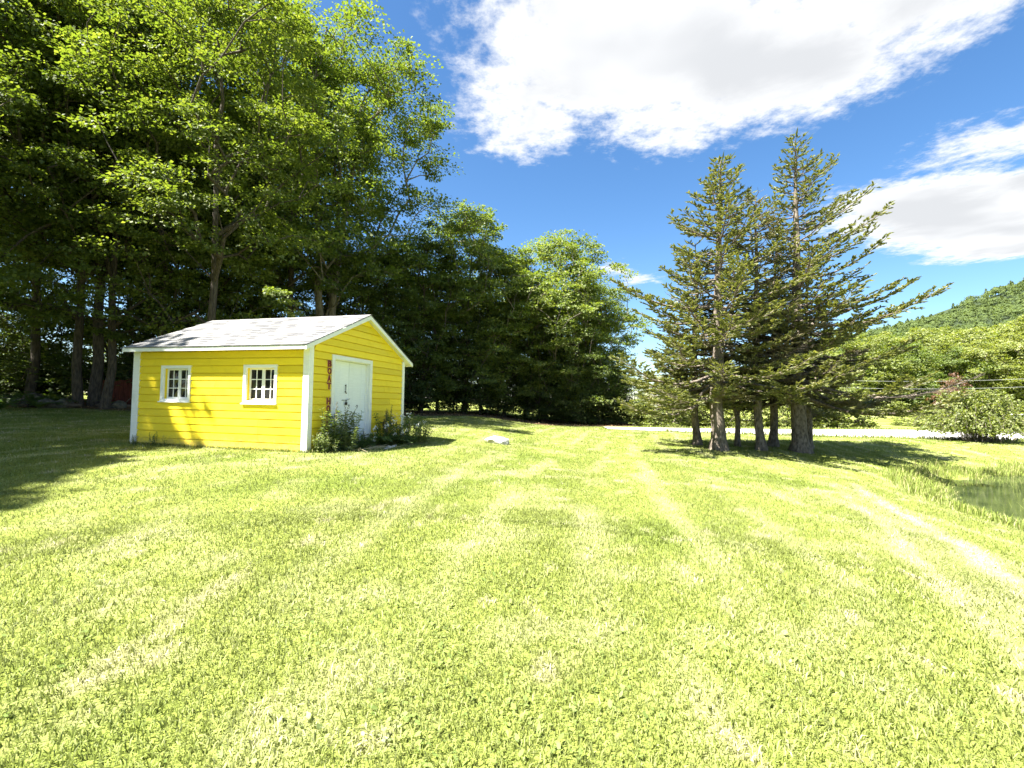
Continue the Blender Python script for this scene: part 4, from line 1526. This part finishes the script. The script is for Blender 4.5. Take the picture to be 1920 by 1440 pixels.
# the big arching bush by the road on the right
g = np.random.default_rng(77)
x0, y0 = at_px(1832, 24.0)
ab = empty('arching_bush', (x0, y0, gz(x0, y0)))
ab.scale = (1.18, 1.1, 1.08)
tag(ab, 'big light green arching bush spilling onto the road', 'bush')
segs, P, D, Nn = [], [], [], []
for i in range(330):
    th = g.uniform(0, 6.28); L = g.uniform(0.8, 2.3); hgt_ = g.uniform(0.5, 1.5) * (1.0 if L > 1.3 else 1.55)
    bx, by = g.normal(0, 0.55), g.normal(0, 0.35)
    up = i < 70
    if up:
        L *= 0.35; hgt_ = g.uniform(1.4, 2.35); bx, by = g.normal(-0.15, 0.28), g.normal(0, 0.25)
    dirv = np.array([math.cos(th), math.sin(th) * 0.8, 0])
    s = np.linspace(0, 1, 7)
    pts = np.array([bx, by, 0]) + dirv * (L * s)[:, None] + np.array([0, 0, 1.0]) * (hgt_ * np.sin(np.pi * np.minimum(1, (0.5 if up else 0.86) * s)) + 0.1 * s)[:, None]
    for a, b in zip(pts[:-1], pts[1:]):
        segs.append((a, b, 0.008, 0.006))
    m = 78
    f = g.uniform(0.25, 1.0, m) * 6
    i0 = np.minimum(f.astype(int), 5)
    q = pts[i0] + (pts[i0 + 1] - pts[i0]) * (f - i0)[:, None] + g.normal(0, 0.05, (m, 3))
    d = unit(pts[i0 + 1] - pts[i0]) * 0.6 + g.normal(0, 0.6, (m, 3)) + np.array([0, 0, -0.15])
    P.append(q); D.append(d); Nn.append(np.array([0, 0, 1.0]) + g.normal(0, 0.6, (m, 3)))
V, F = tubes_np(segs, 4)
obj('stems', npmesh('stems', V, F, M['bark']), ab)
P = np.concatenate(P); D = unit(np.concatenate(D)); Nn = np.concatenate(Nn); Nn = unit(Nn - D * np.sum(Nn * D, 1, keepdims=True))
P[:, 2] = np.maximum(P[:, 2], 0.03)
n = len(P)
V, F = kites(P, D, Nn, g.uniform(0.08, 0.14, n), g.uniform(0.045, 0.08, n))
obj('foliage', npmesh('foliage', V, F, M['shrub']), ab)

# trees along the far edge of the field
FT = 'trees along the far edge of the field'
k = 0
ORD = ['first', 'second', 'third', 'fourth', 'fifth', 'sixth', 'seventh', 'eighth', 'ninth', 'tenth', 'eleventh', 'twelfth']
labs_f = (['%s tree from the spruces in the near row beyond the field' % ORD[i] for i in range(11)] + ['tree beyond the right picture edge, nearer of the two by the field', 'tree beyond the right picture edge, farther of the two by the field']
          + ['%s tree from the left in the taller back row below the hill' % ORD[i] for i in range(5)]
          + ['tree beyond the field seen through the boughs, %s left of the tallest spruce' % ORD[i] for i in range(5)])
for px, d, sc, kind in [(1560, 78, 1.0, 0), (1600, 84, 0.95, 1), (1640, 82, 1.0, 0), (1680, 86, 1.12, 1), (1715, 80, 0.9, 1), (1748, 88, 1.1, 0), (1785, 84, 0.95, 1), (1820, 90, 1.15, 0),
                        (1850, 82, 0.95, 0), (1880, 88, 1.08, 1), (1912, 84, 1.0, 0), (1945, 86, 1.1, 0), (1990, 82, 1.0, 1), (1660, 100, 1.25, 0), (1735, 104, 1.35, 0), (1800, 106, 1.4, 0), (1870, 108, 1.45, 0), (1930, 104, 1.5, 0),
                        (1500, 88, 0.85, 1), (1440, 92, 0.75, 0), (1390, 92, 0.7, 1), (1330, 95, 0.7, 0), (1270, 95, 0.68, 1)]:
    x, y = at_px(px, d)
    put_tree(FARD if kind else FAR, 'field_tree', x, y, rt.uniform(0, 6.28), (sc, sc, sc * rt.uniform(0.9, 1.05)), labs_f[k], 'tree', FT, sink=0.3)
    k += 1
x, y = at_px(1792, 60.0)
put_tree([('trunk', BUSH[0][1]), ('crown', npmesh('crown', *(lambda r: (np.array([v.co[:] for v in r.vertices]), np.array([p.vertices[:] for p in r.polygons])))(BUSH[1][1]), M['redleaf']))],
         'red_bush', x, y, 1.0, (1.3, 1.2, 1.9), 'reddish leaved tall shrub above the arching bush', 'shrub')
# behind the maple belt on the left: the sunlit far hedge
for i, px in enumerate([-60, 30, 110, 200, 290, 380, 470, 560, 650, 740, 830, 920, 1000, 1080, 1150]):
    x, y = at_px(px, 92 + (i % 3) * 5)
    put_tree(FAR if i % 2 else FARD, 'field_tree', x, y, rt.uniform(0, 6.28), rt.uniform(0.5, 0.72), 'tree far behind the woods, glimpsed between the trunks', 'tree', 'trees far behind the woods', sink=0.3)


# wooded hill
def hill_h(x, y):
    x = np.asarray(x, float); y = np.asarray(y, float)
    ridge = 62 + 0.31 * (x - 355)
    ridge = np.clip(ridge, 0, 240) + 5 * np.sin(x * 0.021) + 4 * np.sin(x * 0.05 + 1)
    ridge = ridge * sst(x, 60, 330)
    k = sst(y, 150, 560) * (1 - 0.6 * sst(y, 620, 1100))
    return ridge * k - 3.0 + (fbm(x * 0.012, y * 0.012, 130, 3) - 0.5) * 14 * k


hx = np.linspace(40, 1300, 70); hy = np.linspace(140, 1150, 60)
hm = mat_noise('hill_ground', (0.018, 0.03, 0.011), (0.03, 0.045, 0.016), 0.02, 0.95, 0.0, 0.1)
tag(obj('hill', grid_mesh('hill', hx, hy, hill_h, hm, False)), 'wooded green hill rising on the right', kind='structure')
g = np.random.default_rng(55)
n = 2800
hx_, hy_ = g.uniform(140, 800, n * 3), 150 + 500 * g.uniform(0, 1, n * 3) ** 0.9
k = (hx_ / hy_ > 0.42) & (hx_ / hy_ < 1.28)
hx_, hy_ = hx_[k][:n], hy_[k][:n]
hz_ = hill_h(hx_, hy_)
m = 64
cs = g.uniform(3.0, 5.8, len(hx_))
con = g.uniform(0, 1, len(hx_)) < 0.10 + 0.5 * sst(hy_, 480, 560) * (g.uniform(0, 1, len(hx_)) < 0.5)
q = unit(g.normal(0, 1, (len(hx_) * m, 3))); q[:, 2] = np.abs(q[:, 2])
cen = np.repeat(np.stack([hx_, hy_, hz_ + cs * 0.9], 1), m, 0); sc = np.repeat(cs, m)[:, None]; cn = np.repeat(con, m)
shp = np.where(cn[:, None], np.array([[0.55, 0.55, 1.7]]), np.array([[1.0, 1.0, 0.95]]))
tz = q[:, 2:3]
rr_ = np.where(cn[:, None], 1 - 0.75 * tz, 1.0)
pos = cen + q * sc * shp * np.concatenate([rr_, rr_, np.ones_like(rr_)], 1) * g.uniform(0.8, 1.08, (len(q), 1))
D = unit(np.cross(q, g.normal(0, 1, q.shape)))
Nn = unit(q + g.normal(0, 0.35, q.shape)); Nn = unit(Nn - D * np.sum(Nn * D, 1, keepdims=True))
sz = sc[:, 0] * g.uniform(0.27, 0.5, len(q))
V, F = kites(pos - D * sz[:, None] * 0.5, D, Nn, sz, sz * 0.8, 0.1)
hf = obj('hill_forest', npmesh('hill_forest', V, F, M['hillleaf']))
tag(hf, 'dense forest covering the far hill', 'forest', kind='stuff')

# utility wires and their poles
pl = []
for (x, y) in [(at_px(1530, 66.0)), (at_px(2040, 56.0))]:
    z = gz(x, y)
    r_ = empty('utility_pole', (x, y, z))
    mb = MB(); mb.tube([(0, 0, -0.3), (0, 0, 6.2)], [0.14, 0.10], 8); mb.build('post', M['pole'], r_)
    mb = MB(); mb.box((-0.08, -0.7, 5.6), (0.0, 0.7, 5.72)); mb.build('crossarm', M['pole'], r_)
    pl.append((x, y, z))
    tag(r_, 'wooden utility pole carrying the wires behind the spruces' if len(pl) == 1 else 'wooden utility pole beyond the right picture edge', 'pole')
for zz, lab in ((5.2, 'upper pale utility wire crossing before the field trees'), (4.2, 'lower pale utility wire crossing before the field trees')):
    mb = MB()
    a, b = pl
    pts = []
    for i in range(21):
        t_ = i / 20
        pts.append((a[0] + (b[0] - a[0]) * t_, a[1] + (b[1] - a[1]) * t_, a[2] + zz + (b[2] - a[2]) * t_ + 0.6 * t_ - 0.5 * 4 * t_ * (1 - t_)))
    mb.tube(pts, [0.014] * 21, 5)
    tag(mb.build('utility_wire', M['wire']), lab, 'wire', 'utility wires')
# small grey box and post at the field's edge
x, y = at_px(1914, 62.0); z = gz(x, y)
bxo = empty('field_box', (x, y, z))
mb = MB(); mb.box((-0.9, -0.3, 0.1), (0.9, 0.3, 0.75)); mb.build('body', M['greybox'], bxo, bevel=0.02)
mb = MB(); mb.box((-1.0, -0.36, 0.75), (1.0, 0.36, 0.9)); mb.build('lid', M['white'], bxo, bevel=0.02)
mb = MB(); mb.box((-0.9, -0.12, -0.1), (-0.75, 0.12, 0.1)); mb.box((0.75, -0.12, -0.1), (0.9, 0.12, 0.1)); mb.build('feet', M['greybox'], bxo)
tag(bxo, 'small grey box with white lid at the field edge', 'box')
x, y = at_px(1841, 60.0); z = gz(x, y)
mb = MB(); mb.tube([(x, y, z - 0.2), (x, y, z + 0.85), (x, y, z + 0.9)], [0.07, 0.06, 0.03], 6)
tag(mb.build('marker_post', M['white']), 'thin white marker post at the field edge', 'post')


# ------------------------------------------------------------------ rocks, logs
def rock_mesh(seed, sx, sy, sz, mat, n=2, flat=0.0):
    import bmesh
    g = np.random.default_rng(seed)
    bm = bmesh.new()
    bmesh.ops.create_icosphere(bm, subdivisions=3, radius=1.0)
    d = unit(g.normal(0, 1, (7, 3))); o = g.uniform(0.55, 0.9, 7)
    for v in bm.verts:
        p = np.array(v.co)
        for a, b in zip(d, o):
            e = p @ a
            if e > b:
                p = p - a * (e - b) * 0.85
        p = p * (1 + 0.06 * math.sin(5 * p[0] + seed) * math.cos(4 * p[1]) + 0.03 * g.normal())
        v.co = (p[0] * sx, p[1] * sy, p[2] * sz)
    me = bpy.data.meshes.new('rock'); bm.to_mesh(me); bm.free()
    for p in me.polygons:
        p.use_smooth = False
    me.materials.append(mat)
    return me


x, y = -0.45, 15.4
tag(obj('flat_rock', rock_mesh(3, 0.46, 0.34, 0.20, M['rock']), None, (x, y, gz(x, y) + 0.03), (0, 0.05, 0.3)), 'flat pale rock lying alone in the lawn', 'rock')
for i, (px, d, s, lab) in enumerate([(95, 21.2, (0.5, 0.35, 0.28), 'mossy boulder at the left end of the wood bank'), (40, 21.0, (0.45, 0.35, 0.25), 'dark boulder left of the mossy one in the bank'),
                                     (122, 21.6, (0.5, 0.3, 0.3), 'long dark boulder beside the maple clump'), (222, 22.5, (0.4, 0.3, 0.28), 'dark boulder right of the maple clump'),
                                     (70, 22.3, (0.6, 0.4, 0.42), 'tall dark boulder behind the mossy one'), (8, 21.6, (0.5, 0.35, 0.35), 'boulder at the very left edge of the bank')]):
    x, y = at_px(px, d)
    tag(obj('boulder', rock_mesh(20 + i, *s, M['rock_dark']), None, (x, y, gz(x, y) + s[2] * 0.35), (rt.uniform(-.2, .2), rt.uniform(-.2, .2), rt.uniform(0, 6))), lab, 'boulder', 'boulders of the wood bank')
for i, (px, d, L, rz, rad, lab) in enumerate([(88, 21.3, 2.6, 0.35, 0.12, 'long rotten log lying along the wood edge'), (30, 20.8, 2.0, -0.5, 0.09, 'thin rotten log at the left picture edge'), (218, 22.6, 1.5, 0.4, 0.10, 'rotten log between the maple clump and the shed')]):
    x, y = at_px(px, d)
    mb = MB()
    mb.tube([(-L / 2, 0, 0), (-L / 6, 0.06, 0.04), (L / 6, -0.04, 0.02), (L / 2, 0.05, 0)], [rad, rad * 1.05, rad * 0.95, rad * 0.75], 9)
    mb.tube([(L / 5, 0, 0.05), (L / 5 + 0.3, 0.1, 0.45)], [rad * 0.35, rad * 0.15], 6)
    o = mb.build('fallen_log', M['wood_dark'], None, True)
    o.location = (x, y, gz(x, y) + rad * 0.8); o.rotation_euler = (0, 0, rz)
    tag(o, lab, 'log', 'rotten logs at the wood edge')

# weathered red boards standing behind the shed
x, y = at_px(228, 23.6); z = gz(x, y)
rp_ = empty('red_board_fence', (x, y, z), 0.1)
tag(rp_, 'weathered dark red board screen beside the maple clump', 'fence')
for i in range(9):
    mb = MB(); h = 1.35 + rt.uniform(-0.12, 0.1)
    mb.box((-0.9 + i * 0.2, -0.012 + rt.uniform(-.006, .006), 0.0), (-0.9 + i * 0.2 + 0.185, 0.012, h))
    mb.build('board', M['red_wood'], rp_)
for zz in (0.35, 1.05):
    mb = MB(); mb.box((-0.92, 0.02, zz), (0.92, 0.06, zz + 0.09)); mb.build('rail', M['red_wood'], rp_)


# ------------------------------------------------------------------ ferns and garden plants
def gen_fern(seed, nf, L, mat):
    g = np.random.default_rng(seed)
    P, D, Nn, Ls, Ws = [], [], [], [], []
    segs = []
    for i in range(nf):
        th = g.uniform(0, 6.28); l = L * g.uniform(0.7, 1.15); el = g.uniform(0.7, 1.25)
        s = np.linspace(0, 1, 13)
        hor = np.array([math.cos(th), math.sin(th), 0])
        pts = hor * (l * (math.cos(el) * s + 0.45 * s ** 2))[:, None] + np.array([0, 0, 1.0]) * (l * (math.sin(el) * s - 0.62 * s ** 2.2))[:, None]
        for a, b in zip(pts[:-1], pts[1:]):
            segs.append((a, b, 0.004, 0.003))
        m = 34
        f = np.linspace(0.12, 0.99, m) * 12
        i0 = np.minimum(f.astype(int), 11)
        q = pts[i0] + (pts[i0 + 1] - pts[i0]) * (f - i0)[:, None]
        tg = unit(pts[i0 + 1] - pts[i0])
        side = np.cross(tg, np.array([0, 0, 1.0])); side = unit(side)
        ll = l * 0.17 * np.sin(np.pi * np.clip(f / 12 * 0.93 + 0.07, 0, 1)) ** 0.8 + 0.01
        for sg in (1, -1):
            P.append(q); D.append(unit(side * sg + tg * 0.35 + g.normal(0, 0.08, (m, 3)))); Nn.append(np.cross(tg, side) * -1 + g.normal(0, .15, (m, 3))); Ls.append(ll); Ws.append(np.full(m, l * 0.036))
    P = np.concatenate(P); D = np.concatenate(D); Nn = np.concatenate(Nn); Nn = unit(Nn - D * np.sum(Nn * D, 1, keepdims=True))
    V, F = kites(P, D, Nn, np.concatenate(Ls), np.concatenate(Ws), 0.05)
    Vs, Fs = tubes_np(segs, 4)
    return [('stems', npmesh('stems', Vs, Fs, mat)), ('fronds', npmesh('fronds', V, F, mat))]


def gen_plant(seed, nst, H, spread, leaf, mat, spike=0, flower=0):
    """upright leafy perennial, some stems ending in seed spikes or white flowers"""
    g = np.random.default_rng(seed)
    segs = []; P, D, Nn, Ls, Ws = [], [], [], [], []
    SP, SD = [], []; FP, FD = [], []
    for i in range(nst):
        th = g.uniform(0, 6.28); h = H * g.uniform(0.55, 1.08); sp_ = spread * g.uniform(0, 1) ** 0.6
        b0 = np.array([math.cos(th) * sp_ * 0.55, math.sin(th) * sp_ * 0.55, 0])
        tip = np.array([math.cos(th) * sp_ * 1.15, math.sin(th) * sp_ * 1.15, h])
        s = np.linspace(0, 1, 7)
        pts = b0 + (tip - b0) * s[:, None]; pts[:, :2] += (g.normal(0, 0.02, (7, 2))).cumsum(0)
        pts[:, 2] -= 0.05 * s ** 2
        for a, b in zip(pts[:-1], pts[1:]):
            segs.append((a, b, 0.005, 0.004))
        spk = i < spike
        m = int(h / 0.020)
        f = np.sort(g.uniform(0.12, 0.72 if spk else 1.0, m)) * 6
        i0 = np.minimum(f.astype(int), 5)
        q = pts[i0] + (pts[i0 + 1] - pts[i0]) * (f - i0)[:, None]
        a = np.arange(m) * 2.4 + g.uniform(0, 6)
        d = np.stack([np.cos(a), np.sin(a), g.normal(0.05, 0.28, m)], 1)
        ll = leaf * g.uniform(0.6, 1.25, m) * (1.15 - 0.5 * f / 6)
        P.append(q); D.append(unit(d)); Nn.append(np.array([0, 0, 1.0]) + g.normal(0, 0.35, (m, 3))); Ls.append(ll); Ws.append(ll * 0.42)
        if spk:
            mm = 60; ff = g.uniform(0.72, 1.12, mm)
            qq = pts[-2] + (pts[-1] - pts[-2]) * ((ff - 0.833) / 0.167)[:, None]
            SP.append(qq + g.normal(0, 0.008, (mm, 3))); SD.append(unit(g.normal(0, 1, (mm, 3)) + np.array([0, 0, 0.6])))
        elif flower and g.uniform() < flower:
            mm = 14
            FP.append(pts[-1] + g.normal(0, 0.025, (mm, 3))); FD.append(unit(g.normal(0, 1, (mm, 3))))
    P = np.concatenate(P); D = np.concatenate(D); Nn = np.concatenate(Nn); Nn = unit(Nn - D * np.sum(Nn * D, 1, keepdims=True))
    V, F = kites(P, D, Nn, np.concatenate(Ls), np.concatenate(Ws), 0.2)
    Vs, Fs = tubes_np(segs, 4)
    res = [('stems', npmesh('stems', Vs, Fs, mat)), ('leaves', npmesh('leaves', V, F, mat))]
    for nm, A, B, mt, l, w in (('seed_spikes', SP, SD, M['spike'], 0.030, 0.014), ('flowers', FP, FD, M['petal'], 0.035, 0.025)):
        if A:
            A = np.concatenate(A); B = np.concatenate(B)
            N_ = unit(np.cross(B, np.array([[0.3, 0.5, 0.8]])))
            V, F = kites(A, B, N_, np.full(len(A), l), np.full(len(A), w))
            res.append((nm, npmesh(nm, V, F, mt)))
    return res


def shed_pt(xl, yl):
    p = SHED_P0 + SU * (-xl) + SV * yl
    return float(p[0]), float(p[1])


PL1 = gen_plant(301, 20, 1.02, 0.30, 0.125, M['plant'], spike=4)
PL2 = gen_plant(302, 26, 0.75, 0.34, 0.115, M['plant'], flower=0.15)
PL3 = gen_plant(303, 26, 0.62, 0.42, 0.085, M['fern'], spike=4, flower=0.2)
PL4 = gen_plant(304, 9, 0.40, 0.16, 0.06, M['plant'])
PLS = gen_plant(305, 6, 1.0, 0.22, 0.07, M['fern'], spike=6)
FE1 = gen_fern(311, 17, 0.62, M['fern'])
FE2 = gen_fern(312, 15, 0.85, M['fern'])
GP = 'plants in front of the door'
for parts, xl, yl, rz, sc, nm, lab in [
        (PL1, 0.32, 0.42, 0.0, 1.05, 'leafy_plant', 'tall pale leafy plant under the red letters beside the white corner board'),
        (PL1, 0.38, 0.85, 2.0, 0.98, 'leafy_plant', 'tall leafy plant with dark seed spikes at the left door edge'),
        (PL2, 0.52, 0.62, 1.0, 0.9, 'leafy_plant', 'pale leafy plant in front of the two tall spiked ones'),
        (PL2, 0.34, 0.16, 3.0, 0.62, 'leafy_plant', 'low leafy plant at the foot of the white corner board'),
        (PL4, 0.55, 0.28, 1.5, 0.9, 'leafy_plant', 'smallest leafy plant on the grass edge by the corner'),
        (PL3, 0.55, 1.25, 0.5, 0.72, 'leafy_plant', 'dark leafy plant before the middle of the door'),
        (PL3, 0.42, 1.65, 2.5, 0.60, 'leafy_plant', 'low dark leafy plant before the right half of the door'),
        (FE1, 0.60, 2.15, 0.0, 1.35, 'fern', 'bigger fern at the right door edge'),
        (FE1, 0.45, 1.80, 1.0, 1.05, 'fern', 'smaller fern tucked before the door'),
        (PL3, 0.45, 2.75, 1.1, 1.4, 'leafy_plant', 'bushy dark plant right of the fern by the yellow wall'),
        (PL3, 0.55, 3.35, 4.1, 1.3, 'leafy_plant', 'bushy dark plant with white flowers by the far corner board'),
        (PLS, 0.28, 2.95, 0.3, 1.0, 'spiked_plant', 'thin plants with tall seed spikes against the yellow gable wall'),
        (PL2, 1.05, 3.40, 0.2, 0.85, 'leafy_plant', 'light leafy plant outermost right of the door plants'),
        (PL3, 0.95, 2.80, 0.8, 0.95, 'leafy_plant', 'low dark plant in front of the bushy ones')]:
    x, y = shed_pt(xl, yl)
    put_tree(parts, nm, x, y, rz, sc, lab, 'fern' if nm == 'fern' else 'plant', GP, sink=0.02)
GW = 'weeds against the long yellow wall'
for xl, yl, sc, rz, lab in [(-4.15, -0.14, 0.95, 0.2, 'tallest weed against the long wall below the far window'), (-4.72, -0.12, 0.75, 1.2, 'weed at the far white corner board'), (-3.75, -0.12, 0.6, 2.0, 'small weed right of the tallest one on the long wall')]:
    x, y = shed_pt(xl, yl)
    put_tree(PL4, 'weed', x, y, rz, (sc * 0.7, sc * 0.7, sc), lab, 'weed', GW, sink=0.02)

# dry stalks and pale stones in the grass before the door plants
mb = MB()
g = np.random.default_rng(9)
for i in range(24):
    xl, yl = g.normal(0.85, 0.16), g.uniform(0.6, 1.6)
    x, y = shed_pt(xl, yl); a = g.normal(-0.2, 0.6); L = g.uniform(0.15, 0.5); z = gz(x, y) + 0.03
    mb.tube([(x, y, z), (x + math.cos(a) * L * 0.5, y + math.sin(a) * L * 0.5, z + g.uniform(0.01, 0.07)), (x + math.cos(a) * L, y + math.sin(a) * L, z + g.uniform(-0.01, 0.04))], [0.004, 0.004, 0.002], 4)
tag(mb.build('dry_stalks', M['straw']), 'pale dry stalks lying before the door plants', 'stalks', kind='stuff')
for i, (xl, yl, s, lab) in enumerate([(1.00, 1.72, 0.075, 'largest white stone before the fern'), (0.98, 1.98, 0.06, 'white stone right of the largest one before the fern'), (0.92, 2.2, 0.055, 'grey-white stone outermost right before the fern'), (1.08, 1.42, 0.05, 'small white stone left of the largest one')]):
    x, y = shed_pt(xl, yl)
    tag(obj('stone', rock_mesh(60 + i, s * 1.2, s * 0.8, s * 0.6, M['rock']), None, (x, y, gz(x, y) + s * 0.25), (0, 0, i)), lab, 'stone', 'white stones before the door plants')

# ferns and litter on the wood bank
for i, (px, d, sc, lab) in enumerate([(15, 20.6, 1.3, 'fern at the left picture edge of the wood bank'), (60, 21.8, 1.4, 'bright fern among the boulders'), (98, 22.6, 1.3, 'bright fern behind the mossy boulder'),
                                      (30, 23.0, 1.5, 'fern high on the bank near the left edge'), (125, 23.4, 1.2, 'fern just left of the maple clump'), (5, 19.6, 1.1, 'lowest fern at the left picture edge'),
                                      (210, 23.0, 0.9, 'fern between the maple clump and the red boards'),
                                      (75, 20.7, 1.1, 'fern before the mossy boulder'), (45, 22.3, 1.5, 'large fern above the dark boulder'), (112, 21.9, 1.2, 'fern beside the long dark boulder'), (82, 23.6, 1.6, 'largest fern on the bank behind the bright fern'), (20, 21.9, 1.4, 'fern behind the boulder at the left edge')]):
    x, y = at_px(px, d)
    put_tree(FE2, 'fern', x, y, rt.uniform(0, 6), sc, lab, 'fern', 'ferns on the wood bank', sink=0.0)
for i, (px, d, sc, lab) in enumerate([(45, 24.5, 1.0, 'dark bush on the bank behind the ferns'), (-30, 22.5, 1.1, 'dark bush at the left picture edge'), (95, 26.0, 1.0, 'dark bush behind the bright fern'), (250, 25.0, 0.8, 'dark bush left behind the shed')]):
    x, y = at_px(px, d)
    put_tree([('trunk', SAP[0][1]), ('crown', SAP[1][1])], 'bush', x, y, rt.uniform(0, 6), (0.7 * sc, 0.7 * sc, 0.42 * sc), lab, 'bush', 'bushes on the wood bank')
n = 9000
x = rng.uniform(-30, 9, n); y = rng.uniform(17, 40, n)
k = rng.uniform(0, 1, n) < wood_mask(x, y)
x, y = x[k], y[k]
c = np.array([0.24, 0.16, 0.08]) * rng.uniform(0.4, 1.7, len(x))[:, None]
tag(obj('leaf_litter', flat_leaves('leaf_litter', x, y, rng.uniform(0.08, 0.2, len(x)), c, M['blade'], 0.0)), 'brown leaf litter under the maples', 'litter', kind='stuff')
